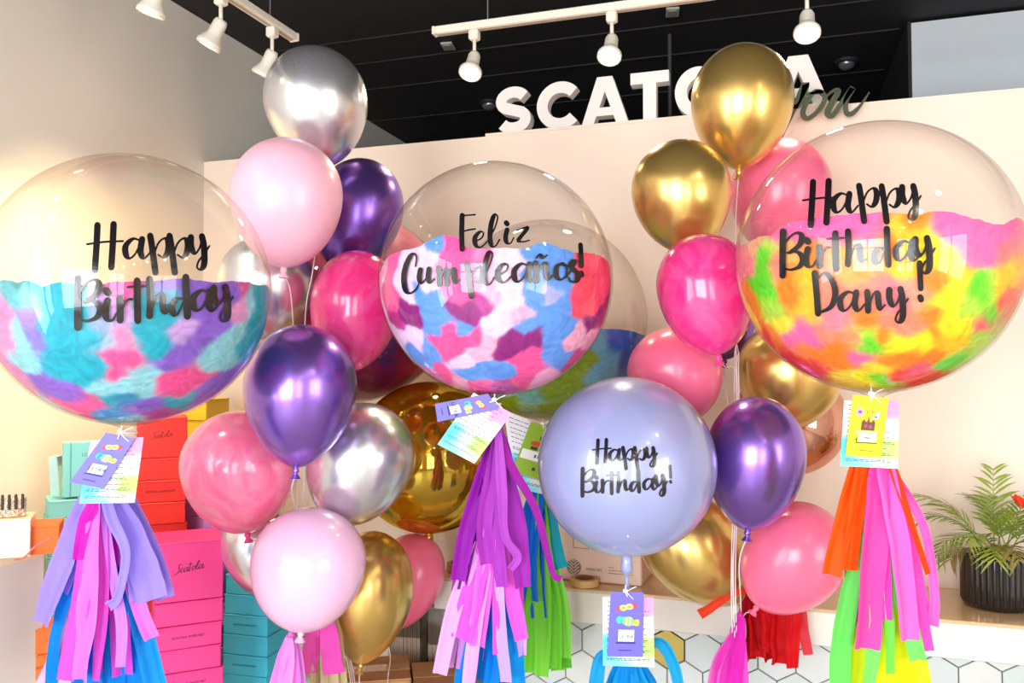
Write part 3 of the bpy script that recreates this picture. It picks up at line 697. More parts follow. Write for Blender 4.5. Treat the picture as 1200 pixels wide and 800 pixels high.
# upright teal boxes and the teal stack below, at the wall
teal = mat('box_teal', (120, 196, 190), .5); z0 = P(80, 580, 2.4).z
R = Matrix.Rotation(math.radians(52), 3, 'Z'); c = P(96, 580, 2.38)
t = thing('gift_box', 'upright teal box standing by the left wall behind the left tag', 'gift box', c, 'teal boxes by the left wall')
MB().rbox(c + Vector((0, 0, .078)), (.10, .05, .156), .002, R).build('box_body', teal, t, t)
MB().rbox(c + R @ Vector((-.033, -.0255, .078)), (.003, .002, .154), .0005, R).build('lid_fold', mat('teal_dark', (78, 160, 160), .6), t, t)
tm = MB(); add_text(tm, 'LOVE', c + R @ Vector((.012, -.0262, .115)), R @ X_, Z_, .014); tm.build('printed_lettering', mat('ink_teal', (70, 90, 90), .6), t, t)
c = P(72, 580, 2.45)
t = thing('gift_box', 'pale teal box leaning against the left wall', 'gift box', c, 'teal boxes by the left wall')
MB().rbox(c + Vector((.0, 0, .06)), (.03, .07, .115), .002, Matrix.Rotation(math.radians(-6), 3, 'Y') @ Matrix.Rotation(math.radians(8), 3, 'Z')).build('box_body', mat('box_pale_teal', (168, 204, 206), .5), t, t)
MB().rbox(c + Vector((.0075, 0, .119)), (.026, .066, .004), .001, Matrix.Rotation(math.radians(-6), 3, 'Y') @ Matrix.Rotation(math.radians(8), 3, 'Z')).build('lid', mat('box_pale_teal'), t, t)
stack('teal2', (120, 196, 190), 92, 580.5, 2.40, 52, .16, .13, .052, 'teal box lying flat, %s in the teal stack at the left wall', 'stacked teal gift boxes')
stack('orange2', (238, 104, 22), 62, 728, 2.02, 44, .09, .09, .06, 'orange box, %s in the low orange stack behind the cabinet', 'stacked orange gift boxes', None, (1,), (90, 30, 10))
# on the cabinet
c = Vector((-1.80, 1.50, CBZ)); c = on_plane_z(45, 650, CBZ); R = Matrix.Rotation(math.radians(40), 3, 'Z')
t = thing('orange_box', 'small orange box on the white cabinet at the left', 'box', c)
MB().rbox(c + R @ Vector((.0, .04, .034)), (.085, .08, .066), .0016, R).build('box_body', mat('box_orange', (250, 108, 10), .5), t, t)
MB().rbox(c + R @ Vector((.0, .04, .066)), (.087, .082, .008), .0016, R).build('lid', mat('box_orange'), t, t)
c = on_plane_z(4, 655, CBZ); R = Matrix.Rotation(math.radians(42), 3, 'Z')
t = thing('cream_box', 'cream box on the white cabinet under the glittery block', 'box', c)
MB().rbox(c + R @ Vector((0, .05, .043)), (.105, .10, .084), .0016, R).build('box_body', mat('box_cream', (252, 240, 206), .5), t, t)
MB().rbox(c + R @ Vector((0, .05, .085)), (.107, .102, .006), .0016, R).build('lid', mat('box_cream'), t, t)
zc = CBZ + .0885; gc = c + R @ Vector((0.012, .045, .0885))
t = thing('glitter_block', 'gold and black glitter block on top of the cream box', 'ornament', gc)
m_gl = marble_mat('glitter', (120, 70, 40), (250, 220, 170), 120)
MB().rbox(gc + Vector((0, 0, .022)), (.052, .03, .044), .002, R).build('glitter_base', m_gl, t, t)
for k in range(4):
    MB().rbox(gc + R @ Vector((-.02 + k * .0135, -.016, .036)), (.006, .006, .036), .0015, R).build('dark_bar', mat('bar_black', (40, 30, 20), .3), t, t)
# pink drinking straw like stick lying on the cabinet
a = on_plane_z(17, 655.5, CBZ + .0023); b = on_plane_z(60, 630, CBZ + .075)
t = tag(MB().tube(catmull([a, a.lerp(on_plane_z(28, 653, CBZ + .006), 1), b.lerp(a, .4) + Vector((0, 0, .002)), b], 6), .0022, 8).build('pink_cord', mat('cord_pink', (236, 110, 120), .5), at=a), 'thin pink cord end resting on the cabinet top before the orange box', 'cord')

# cardboard bundles and cartons at the counter's left end
kraft = mat('kraft', (176, 128, 80), .7, var=.1, var_scale=6); kraft_d = mat('kraft_edges', (168, 148, 128), .8); dark = mat('shadow_black', (28, 24, 24), .8)  # last one: plain near-black base colour for the bundle crates
wrap = film_mat('stretch_wrap', (225, 225, 225), (170, 170, 170), .12)
def carton(px, py, Z, theta, w, d, lab):
    c = P(px, py, Z); zt = c.z; R = Matrix.Rotation(math.radians(theta), 3, 'Z'); c = Vector((c.x, c.y, 0))
    t = thing('cardboard_carton', lab, 'carton', c, 'brown cartons beside the counter')
    MB().rbox(c + Vector((0, 0, (zt - .002) / 2)), (w, d, zt - .002), .004, R).build('carton_body', kraft, t, t)
    for s_ in (-1, 1): MB().box(c + R @ Vector((0, s_ * d / 4, zt - .001)), (w * .99, d / 2 - .004, .003), R).build('flap', kraft, t, t)
    MB().box(c + Vector((0, 0, zt + .0008)), (w * 1.0, .05, .0008), R).build('packing_tape', mat('clear_tape', (204, 160, 104), .12, coat=.8), t, t)
carton(436, 783, 2.42, 28, .22, .20, 'brown carton with clear tape nearest the turquoise boxes')
carton(524, 788, 2.40, 28, .20, .20, 'brown carton with clear tape under the purple and pink tassel')
def bundle(px, py_bot, py_top, Z, w, d, lab, theta=8):
    c = P(px, py_bot, Z); zt = P(px, py_top, Z).z; h = zt - c.z; R = Matrix.Rotation(math.radians(theta), 3, 'Z')
    t = thing('cardboard_bundle', lab, 'cardboard bundle', c, 'bundles of flattened boxes')
    n = int(w / .006)
    for k in range(n):
        hh = h - rng.uniform(0, .008)
        MB().box(c + R @ Vector((-w / 2 + (k + .5) * w / n, rng.uniform(-.003, .003), hh / 2)), (w / n * .78, d, hh), R).build('cardboard_sheet', kraft_d, t, t)
    mb = MB(); 
    for (sx, sy, ww, dd) in ((0, -1, w + .006, .001), (1, 0, .001, d + .008), (-1, 0, .001, d + .008)):
        mb.box(c + R @ Vector((sx * (w / 2 + .003), sy * (d / 2 + .004), h * .68)), (ww, dd, h * .55), R)
    mb.build('stretch_wrap', wrap, t, t)
    return c
for k, (px, pb, pt_, Z, w) in enumerate(((479, 775, 690, 2.66, .105), (520, 779, 706, 2.62, .075))):
    cc = bundle(px, pb, pt_, Z, w, .10, ('grey brown bundle of flattened boxes wrapped in film under the pink balloon', 'grey brown bundle of flattened boxes right under the counter end')[k])
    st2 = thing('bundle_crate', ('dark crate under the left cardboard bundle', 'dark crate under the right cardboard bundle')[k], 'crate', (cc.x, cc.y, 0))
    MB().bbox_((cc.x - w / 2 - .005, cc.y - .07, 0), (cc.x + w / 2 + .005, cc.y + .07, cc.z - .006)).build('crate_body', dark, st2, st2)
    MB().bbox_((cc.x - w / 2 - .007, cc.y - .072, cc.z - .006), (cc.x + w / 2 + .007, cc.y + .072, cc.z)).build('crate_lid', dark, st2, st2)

# ------------------------------------------------------------------ balloons
silver = mat('chrome_silver', (222, 222, 228), .27, metal=.86, coat=.35, coat_rough=.1)
gold = mat('chrome_gold', (222, 184, 104), .28, metal=.84, coat=.35, coat_rough=.1)
purple = mat('chrome_purple', (146, 106, 208), .27, metal=.84, coat=.4, coat_rough=.1)
dpurple = mat('chrome_dark_purple', (124, 86, 184), .28, metal=.84, coat=.35, coat_rough=.1)
ppink = mat('latex_pale_pink', (250, 186, 206), .36, coat=.25, coat_rough=.14, sss=.25)
lilacp = mat('latex_lilac_pink', (236, 190, 224), .25, coat=.5, coat_rough=.08, sss=.25)
rpink = mat('latex_rose_pink', (246, 112, 150), .3, coat=.35, coat_rough=.15, sss=.25)
hpink = marble_mat('marble_hot_pink', (248, 48, 138), (246, 88, 160), 9, .93)
lpink = marble_mat('marble_light_pink', (252, 116, 160), (250, 148, 182), 10, .86)
white_ribbon = mat('white_ribbon', (246, 236, 236), .4)

def bprofile(w, h, p, n=30):
    R_ = w / 2; zc = h * .07; up = h / 2 - zc; lo = h / 2 + zc; out = []
    for i in range(n + 1):
        a = math.pi / 2 * (1 - i / n); out.append((R_ * math.cos(a), zc + up * math.sin(a)))
    for i in range(1, n + 1):
        s_ = math.sin(math.pi / 2 * i / n); out.append((R_ * max(0.0, 1 - s_ * s_) ** p, zc - lo * s_))
    return [(r, z) for r, z in out[:-1]]
STR = [0]
def balloon(label, cx, cy, w, h, tilt, Z, m, p=.62, string=None, cat='balloon', group='latex balloons on white ribbons', smat=None):
    c = P(cx, cy, Z); s = Z / FPX; ww, hh = w * s, h * s
    vd = (c - CAM); vd.z = 0; vd.normalize(); rt = vd.cross(Z_)
    M = Matrix.Translation(c) @ Matrix((rt, vd, Z_)).transposed().to_4x4() @ Matrix.Rotation(math.radians(tilt), 4, 'Y')
    t = thing('latex_balloon', label, cat, c, group)
    prof = bprofile(ww, hh, p); prof[0] = (0, prof[0][1]); rl, zl = prof[-1]
    MB().lathe(prof + [(.006, -hh / 2 - .001)], M, 56).build('balloon_body', m, t, t, True)
    b = -hh / 2
    MB().lathe([(.004, b + .004), (.0075, b - .003), (.008, b - .008), (.005, b - .012), (.006, b - .014), (.012, b - .023), (.013, b - .024), (.0105, b - .024), (.004, b - .014), (0, b - .013)], M, 20).build('knot', m if m.name[:6] != 'marble' else mat('knot_pink', (236, 70, 140), .4), t, t, True)
    k = M @ Vector((0, 0, b - .012))
    if string:
        STR[0] += 1; jx = (STR[0] % 3 - 1) * 2.4; jz = (STR[0] // 3 % 4) * .006; pts = [k] + [P(q_[0] + jx, q_[1], q_[2] + jz) for q_ in string]
        e = pts[-1]; pts.append(Vector((e.x * .97, e.y * .99, .02)))
        MB().tube(catmull(pts, 6), .0015, 6).build('ribbon', smat or white_ribbon, t, t, True)
    return t

# left bunch
balloon('silver chrome balloon at the top of the left bunch', 372, 126, 119, 140, -12, 2.12, silver, .66, [(374, 270, 2.11), (366, 320, 2.03), (357, 385, 2.1), (356, 580, 2.13), (352, 660, 2.24), (392, 726, 2.375), (412, 790, 2.27), (414, 870, 2.2)])
balloon('pale pink balloon below the top silver balloon', 336, 238, 128, 152, 2, 1.95, ppink, .56, [(339, 350, 2.02), (344, 450, 2.14), (346, 585, 2.13), (352, 660, 2.24), (392, 726, 2.375), (412, 790, 2.27), (414, 870, 2.2)])
balloon('purple chrome balloon behind the pale pink balloon', 418, 254, 104, 138, 14, 2.24, dpurple, .6, [(388, 350, 2.24), (372, 450, 2.27), (357, 580, 2.15), (352, 660, 2.24), (392, 726, 2.375), (412, 790, 2.27), (414, 870, 2.2)])
balloon('silver chrome balloon seen partly through the left clear bubble', 314, 338, 112, 124, -6, 2.2, silver, .6, [(326, 430, 2.26), (344, 520, 2.2), (348, 585, 2.16), (352, 660, 2.24), (392, 726, 2.375), (412, 790, 2.27), (414, 870, 2.2)])
balloon('hot pink marbled balloon left of the middle clear bubble', 416, 364, 104, 142, 6, 2.09, hpink, .56, [(408, 450, 2.2), (368, 500, 2.24), (358, 590, 2.17), (352, 660, 2.24), (392, 726, 2.375), (412, 790, 2.27), (414, 870, 2.2)])
balloon('purple chrome balloon at the front of the left bunch', 352, 464, 130, 168, 3, 1.91, purple, .66, [(344, 575, 2.0), (349, 600, 2.1), (352, 660, 2.24), (392, 726, 2.375), (412, 790, 2.27), (414, 870, 2.2)])
balloon('pink marbled balloon left of the front purple balloon', 280, 553, 129, 144, -8, 2.08, lpink, .54, [(326, 640, 2.10), (358, 690, 2.33), (392, 726, 2.375), (412, 790, 2.27), (414, 870, 2.2)])
balloon('silver chrome balloon below and right of the front purple balloon', 421, 544, 124, 146, 20, 2.115, silver, .56, [(388, 640, 2.24), (392, 726, 2.375), (412, 790, 2.27), (414, 870, 2.2)])
balloon('lilac pink round balloon low at the front of the left bunch', 361, 667, 132, 143, 6, 1.95, lilacp, .53, [(345, 765, 2.02), (345, 900, 2.03)])
balloon('olive gold chrome balloon right of the lilac pink balloon', 431, 700, 104, 154, 6, 2.22, gold, .68, [(421, 800, 2.22), (422, 870, 2.22)])
balloon('rose pink balloon half hidden behind the olive gold balloon', 476, 682, 82, 116, 22, 2.45, rpink, .62, [(455, 770, 2.42), (452, 800, 2.3), (452, 870, 2.2)])
balloon('silver chrome balloon peeking out left of the lilac pink balloon', 308, 648, 86, 118, -20, 2.28, silver, .64, [(345, 735, 2.35), (392, 726, 2.375), (412, 790, 2.27), (414, 870, 2.2)])
# right bunch
balloon('gold chrome balloon at the top of the right bunch', 869, 126, 117, 147, 3, 2.17, gold, .64, [(862, 260, 2.25), (862, 340, 2.2), (863, 440, 2.165), (864, 540, 2.17), (860, 640, 2.12), (860, 722, 2.05), (866, 870, 2.08)])
balloon('gold chrome balloon below and left of the top gold balloon', 799, 231, 115, 134, -8, 2.06, gold, .58, [(830, 330, 2.2), (860, 400, 2.19), (863, 440, 2.165), (864, 540, 2.17), (860, 640, 2.12), (860, 722, 2.05), (866, 870, 2.08)])
balloon('rose pink balloon behind the edge of the right clear bubble', 914, 231, 114, 136, 4, 2.32, rpink, .56, [(885, 340, 2.2), (866, 400, 2.18), (863, 440, 2.165), (864, 540, 2.17), (860, 640, 2.12), (860, 722, 2.05), (866, 870, 2.08)])
balloon('hot pink marbled balloon left of the right clear bubble', 828, 345, 113, 144, -10, 1.92, hpink, .56, [(850, 430, 2.08), (863, 440, 2.165), (864, 540, 2.17), (860, 640, 2.12), (860, 722, 2.05), (866, 870, 2.08)])
balloon('rose pink balloon above the lavender ball balloon', 792, 440, 110, 114, -14, 2.1, rpink, .54, [(840, 520, 2.2), (864, 540, 2.17), (860, 640, 2.12), (860, 722, 2.05), (866, 870, 2.08)])
balloon('dark purple balloon glimpsed behind the hot pink marbled balloon', 858, 372, 58, 100, 10, 2.38, dpurple, .6, [(852, 450, 2.35), (864, 540, 2.17), (860, 640, 2.12), (860, 722, 2.05), (866, 870, 2.08)])
balloon('gold chrome balloon under the left side of the right clear bubble', 925, 440, 120, 128, 8, 2.2, gold, .56, [(880, 540, 2.26), (860, 640, 2.12), (860, 722, 2.05), (866, 870, 2.08)])
balloon('purple chrome balloon right of the lavender ball balloon', 884, 543, 114, 158, 6, 1.96, purple, .58, [(864, 660, 2.0), (866, 722, 2.07), (866, 870, 2.08)])
balloon('gold chrome balloon low behind the lavender ball balloon', 815, 645, 112, 150, -42, 2.26, gold, .64, [(866, 725, 2.14), (866, 870, 2.14)])
balloon('rose pink balloon lowest in the right bunch', 928, 655, 114, 140, 34, 2.06, rpink, .54, [(868, 735, 2.08), (867, 870, 2.09)])

# foil / crystal ball balloons
def ball(label, name, cx, cy, r, Z, m, neck=True, neck_to=None, seams=None):
    c = P(cx, cy, Z); R_ = r * Z / FPX
    t = thing(name, label, 'balloon', c)
    prof = [(R_ * math.sin(math.pi * i / 48), R_ * math.cos(math.pi * i / 48)) for i in range(48)] + [(0.008, -R_ * 1.002)]
    prof[0] = (0, R_)
    MB().lathe(prof, Matrix.Translation(c), 72).build('balloon_body', m, t, t, True)
    if neck:
        b = -R_
        MB().lathe([(.016, b + .006), (.012, b - .002), (.0125, b - .012), (.014, b - .03), (.012, b - .038), (.006, b - .044), (.004, b - .055), (.006, b - .075), (.003, b - .095)], Matrix.Translation(c), 20).build('neck', m, t, t, True)
    return t, c, R_
lav = bpy.data.materials.new('crystal_lavender'); lav.use_nodes = True
lb_ = lav.node_tree.nodes['Principled BSDF']; lb_.inputs['Base Color'].default_value = (*lin((158, 166, 214)), 1); lb_.inputs['Roughness'].default_value = .3
lb_.inputs['Coat Weight'].default_value = .9; lb_.inputs['Coat Roughness'].default_value = .02; lb_.inputs['Metallic'].default_value = .12
_tr = lav.node_tree.nodes.new('ShaderNodeBsdfTransparent'); _tr.inputs[0].default_value = (*lin((200, 195, 238)), 1)
_mx = lav.node_tree.nodes.new('ShaderNodeMixShader'); _mx.inputs[0].default_value = .86
lav.node_tree.links.new(_tr.outputs[0], _mx.inputs[1]); lav.node_tree.links.new(lb_.outputs[0], _mx.inputs[2]); lav.node_tree.links.new(_mx.outputs[0], lav.node_tree.nodes['Material Output'].inputs[0])
LAVZ = 1.86
lt, LC, LR = ball('lavender ball balloon lettered in black, front right of the middle', 'ball_balloon', 734, 545, 104, LAVZ, lav)
def see_through(name, tint, edge, gcol, metal, rough):
    return film_mat(name, tint, edge, rough, 1.5, gcol, metal)
ball('large transparent gold ball balloon behind the silver balloon', 'ball_balloon', 503, 535, 88, 2.47, see_through('crystal_gold', (226, 190, 48), (158, 116, 14), (.82, .63, .1), .40, .06))
ball('rose gold mirrored ball balloon behind the right gold balloon', 'ball_balloon', 925, 492, 64, 2.45, see_through('crystal_rose', (238, 170, 140), (190, 110, 90), (.95, .6, .48), .5, .03))

# ------------------------------------------------------------------ clear bubble balloons with painted lining and lettering
clear = film_mat('clear_film')
black_ink = mat('vinyl_black', (22, 17, 20), .18, coat=.3)
def paint_lining(t, c, R_, boundary, seeds, palette, k_sharp, jit, nphi=320, nrow=160, seed=1, full=None):
    r = R_ * .985
    def sph(px, py):
        d = (hit_sphere(c, r, px, py) - c).normalized(); return d
    base_az = math.atan2(-(c - CAM).y, -(c - CAM).x)      # azimuth of the side toward the street
    bp = []
    for px, py in boundary:
        d = sph(px, py); az = (math.atan2(d.y, d.x) - base_az + math.pi) % (2 * math.pi) - math.pi; bp.append((az, math.asin(d.z)))
    bp.sort(); xs_ = np.array([b[0] for b in bp]); ys_ = np.array([b[1] for b in bp]); mean = float(ys_.mean())
    rg = np.random.RandomState(seed)
    dirs = [sph(px, py) for px, py, _ in seeds]; cols = [lin(cc_) for _, _, cc_ in seeds]
    D = [tuple(d) for d in dirs]
    for _ in range(70):
        v = rg.normal(size=3); v /= np.linalg.norm(v); fwd = Vector((math.cos(base_az), math.sin(base_az), 0))
        if Vector(v).dot(fwd) < -.05: D.append(tuple(v)); cols.append(lin(palette[rg.randint(len(palette))]))
    D = np.array(D); CC = np.array(cols) * .84
    V = []
    for i in range(nrow + 1):
        for k in range(nphi):
            az = -math.pi + 2 * math.pi * k / nphi
            if xs_[0] <= az <= xs_[-1]: top = float(np.interp(az, xs_, ys_))
            else:
                f = min(1, min(abs(az - xs_[0]), abs(az - xs_[-1])) / .45); f = f * f * (3 - 2 * f); e_ = float(ys_[0] if abs(az - xs_[0]) < abs(az - xs_[-1]) else ys_[-1]); top = e_ + (mean + .03 * math.sin(az * 7) + .02 * math.sin(az * 13 + 1) - e_) * f
            top += .012 * noise.noise(Vector((az * 14, seed, 0)))
            if full: top = full + .05 * math.sin(az * 3)
            el = -math.pi / 2 + (top + math.pi / 2) * (i / nrow)
            V.append((math.cos(el) * math.cos(az + base_az), math.cos(el) * math.sin(az + base_az), math.sin(el)))
    V = np.array(V)
    J = np.array([[*noise.noise_vector(Vector(v) * 4.5 + Vector((seed, 0, 0)))] for v in V]) * jit + np.array([[*noise.noise_vector(Vector(v) * 14)] for v in V]) * jit * .45 + np.array([[*noise.noise_vector(Vector(v) * 40)] for v in V]) * jit * .18
    Q = V + J; Q /= np.linalg.norm(Q, axis=1)[:, None]
    dist = np.sqrt(np.maximum(0, 2 - 2 * Q @ D.T)); dm = dist.min(axis=1, keepdims=True)
    Wt = np.exp(-(dist - dm) * k_sharp); Wt /= Wt.sum(axis=1, keepdims=True); C = Wt @ CC
    faces = []
    for i in range(nrow):
        for k in range(nphi):
            k2 = (k + 1) % nphi; faces.append((i * nphi + k, i * nphi + k2, (i + 1) * nphi + k2, (i + 1) * nphi + k))
    me = bpy.data.meshes.new('painted_lining'); me.from_pydata([tuple(v * r) for v in V], [], faces)
    at = me.color_attributes.new('Col', 'FLOAT_COLOR', 'POINT'); at.data.foreach_set('color', np.hstack([C, np.ones((len(C), 1))]).astype(np.float32).ravel())
    me.materials.append(PAINT); me.polygons.foreach_set('use_smooth', [True] * len(me.polygons)); me.update()
    o = bpy.data.objects.new('painted_lining', me); COL.objects.link(o); o.parent = t
    return o
PAINT = attr_mat('feather_paint', .5, 0, .2)
def lettering(t, c, R_, items, thick=.34, thin=.11):
    mb = MB(); off = R_ + .0012
    proj = lambda x, y: hit_sphere(c, off, x, y)
    for g, x0, base, s in items:
        for pp, ws in glyph_strokes(g, x0, base, s, thick, thin): stroke_mesh(mb, pp, ws, proj)
    o = mb.build('black_lettering', black_ink, t, t); return o
def bubble(label, cx, cy, r, Z, film=None):
    c = P(cx, cy, Z); R_ = r * Z / FPX
    t = thing('bubble_balloon', label, 'balloon', c, 'clear bubble balloons')
    prof = [(R_ * math.sin(math.pi * i / 64), R_ * math.cos(math.pi * i / 64)) for i in range(64)] + [(.01, -R_ * 1.004)]; prof[0] = (0, R_)
    MB().lathe(prof, Matrix.Translation(c), 96).build('clear_shell', film or clear, t, t, True)
    b = -R_; vs = []
    mb = MB(); n = 40; pr_ = [(.06, b * .972), (.03, b * .998), (.014, b - .006), (.009, b - .016), (.011, b - .024), (.017, b - .034)]; rows = len(pr_)
    for i, (rr, zz) in enumerate(pr_):
        for k in range(n):
            a = 2 * math.pi * k / n; f = rr * (1 + (.10 * math.cos(a * 10)) * (i > 0)); mb.v.append(c + Vector((f * math.cos(a), f * math.sin(a), zz)))
    for i in range(rows - 1):
        for k in range(n): mb.f.append((i * n + k, i * n + (k + 1) % n, (i + 1) * n + (k + 1) % n, (i + 1) * n + k))
    mb.build('gathered_neck', film or clear, t, t, True)
    mb = MB(); mb.lathe([(.0105 + .003 * math.cos(a), b - .016 + .003 * math.sin(a)) for a in [2 * math.pi * k / 10 for k in range(11)]], Matrix.Translation(c), 24)
    mb.build('tie', white_ribbon, t, t, True)
    return t, c, R_

T_, LT, PU, PK, LI = (16, 166, 192), (140, 208, 222), (136, 92, 204), (238, 82, 152), (196, 156, 220)
s1 = [(15, 345, (96, 172, 184)), (5, 370, (226, 130, 180)), (8, 400, (222, 140, 190)), (20, 410, LT), (20, 440, (208, 124, 182)), (35, 375, (160, 130, 212)), (40, 392, (136, 120, 216)), (30, 345, LT), (28, 425, LT), (25, 390, LT),
      (60, 350, T_), (60, 385, T_), (75, 400, T_), (70, 430, T_), (95, 440, T_), (115, 430, T_), (95, 370, T_), (85, 345, T_), (110, 400, T_), (120, 375, (150, 172, 214)), (130, 350, LI), (145, 332, PK), (143, 350, PK), (140, 372, LI), (125, 405, (160, 180, 216)),
      (130, 420, PK), (150, 425, PK), (140, 440, PK), (145, 398, (240, 130, 180)), (165, 390, T_), (180, 395, T_), (170, 355, T_), (195, 350, T_), (190, 405, T_), (200, 370, T_), (195, 330, PU), (220, 330, PU), (250, 335, PU), (275, 338, PU),
      (240, 365, PU), (260, 370, PU), (235, 395, PU), (210, 415, PU), (190, 428, PU), (215, 385, LI), (285, 335, (204, 92, 152)), (282, 358, (226, 150, 200)), (292, 352, LT), (302, 345, T_), (298, 385, T_), (288, 402, T_), (275, 395, LT),
      (252, 415, LT), (242, 430, LT), (267, 420, LT), (275, 445, LI), (225, 440, PK), (205, 445, PK), (190, 445, PK), (215, 455, PK), (235, 447, PK), (160, 440, LT), (145, 453, LT), (170, 452, LT), (125, 455, LT), (180, 436, LT), (45, 445, PU), (70, 460, PU),
      (90, 463, PU), (60, 452, PU), (100, 470, PK), (90, 478, PK), (115, 470, PK), (130, 470, T_), (150, 470, (50, 142, 188)), (165, 480, PU), (175, 472, PU), (182, 484, (176, 72, 152)), (200, 470, T_), (220, 465, T_), (240, 457, PU), (257, 447, PU),
      (130, 486, (60, 150, 212)), (150, 491, LT), (35, 460, (196, 92, 150)), (45, 470, LT), (65, 480, LT), (22, 333, (76, 146, 146)), (45, 335, T_)]
b1, c1, r1 = bubble('large clear bubble balloon with blue, purple and pink feathers, leftmost', 155, 340, 157, 1.62)
paint_lining(b1, c1, r1, [(-5, 330), (8, 327), (20, 331), (35, 329), (50, 335), (70, 330), (100, 334), (140, 330), (180, 329), (220, 326), (250, 331), (275, 329), (290, 330), (300, 334), (311, 334)], s1, [T_, LT, PU, PK, LI], 60, .05, seed=3)
lettering(b1, c1, r1, [('H', 101.9, 302.5, 22.8), ('a', 144.8, 302.5, 22.8), ('p', 175.3, 302, 22.8), ('p', 198, 302, 22.8), ('y', 222.5, 299.6, 22.8),
                       ('B', 87.9, 375, 24.5), ('i', 122, 376, 24.5), ('r', 137.8, 375.5, 24.5), ('t', 157, 375.5, 24.5), ('h', 171.8, 370, 24.5), ('d', 200.6, 370.5, 24.5), ('a', 224.3, 363.8, 23.5), ('y', 249.7, 359.5, 23.5)])

K_, BL, LP, MG, RD, PP = (246, 84, 156), (96, 152, 238), (236, 204, 240), (142, 34, 124), (250, 74, 106), (246, 172, 206)
s2 = [(450, 312, PP), (455, 330, K_), (462, 304, K_), (475, 300, LP), (490, 300, LP), (500, 310, LP), (512, 285, BL), (525, 285, K_), (530, 300, K_), (522, 320, K_), (545, 303, K_), (560, 305, (250, 122, 176)), (470, 325, LP), (500, 327, LP), (490, 347, BL), (510, 352, BL), (500, 367, BL),
      (480, 348, LP), (460, 352, K_), (475, 365, MG), (486, 368, MG), (465, 377, (190, 50, 130)), (532, 335, K_), (555, 330, K_), (570, 320, (246, 196, 228)), (535, 365, MG), (550, 362, MG), (545, 370, MG), (566, 355, (182, 62, 152)), (540, 350, K_), (520, 374, BL), (510, 386, BL), (540, 386, BL),
      (590, 310, LP), (595, 335, (246, 200, 226)), (600, 355, LP), (590, 375, LP), (610, 370, PP), (575, 345, PP), (605, 300, LP), (620, 292, BL), (640, 295, BL), (660, 302, BL), (630, 320, BL), (650, 330, BL), (625, 350, BL), (645, 370, BL), (660, 360, BL), (615, 386, BL), (640, 398, BL), (664, 385, BL), (645, 342, (172, 172, 228)),
      (685, 310, RD), (700, 312, RD), (690, 340, RD), (680, 355, RD), (705, 340, RD), (695, 362, RD), (711, 330, RD), (713, 352, (182, 42, 102)), (690, 378, MG), (700, 374, MG), (670, 400, PP), (690, 396, PP), (680, 390, PP), (455, 386, LP), (470, 394, LP), (490, 398, LP), (500, 406, BL), (495, 425, BL), (485, 414, BL),
      (515, 400, K_), (530, 395, K_), (545, 400, K_), (555, 396, K_), (530, 412, K_), (525, 386, K_), (570, 400, PP), (560, 415, PP), (545, 426, LP), (575, 386, LP), (592, 405, MG), (605, 396, MG), (600, 410, MG), (618, 400, MG), (632, 400, MG), (612, 421, K_), (625, 411, K_), (620, 430, K_), (632, 424, K_), (642, 418, BL),
      (655, 410, BL), (660, 424, BL), (570, 435, BL), (552, 437, BL), (590, 435, BL), (520, 440, K_), (535, 446, PP), (560, 451, K_), (590, 453, (190, 80, 160)), (610, 446, K_), (640, 440, PP), (672, 420, (210, 60, 130)), (505, 436, (225, 120, 190))]
b2, c2, r2 = bubble('clear bubble balloon with pink, blue and white paint, lettered Feliz', 581, 328, 136.5, 1.84)
paint_lining(b2, c2, r2, [(446, 318), (455, 300), (470, 294), (490, 290), (505, 280), (520, 275), (535, 278), (548, 290), (570, 292), (590, 290), (610, 292), (625, 287), (640, 284), (655, 290), (672, 296), (685, 296), (700, 298), (712, 306), (717, 312)], s2, [K_, BL, LP, MG, PP], 120, .034, seed=8)
lettering(b2, c2, r2, [('F', 538, 291, 18), ('e', 555.3, 290.5, 18), ('l', 572, 289.5, 18), ('i', 591.5, 285.5, 17), ('z', 605.7, 283.5, 17),
                       ('C', 472, 333, 18), ('u', 490.7, 332.5, 17.5), ('m', 513, 333, 19), ('p', 546.2, 332, 20), ('l', 565.5, 334, 18.5), ('e', 582, 331.5, 21), ('a', 600.5, 330, 21), ('n', 626.7, 329, 21), ('~', 626.7, 329, 19), ('o', 650.5, 327.5, 19), ('s', 664, 330, 22), ('!', 677, 323, 16.5)])

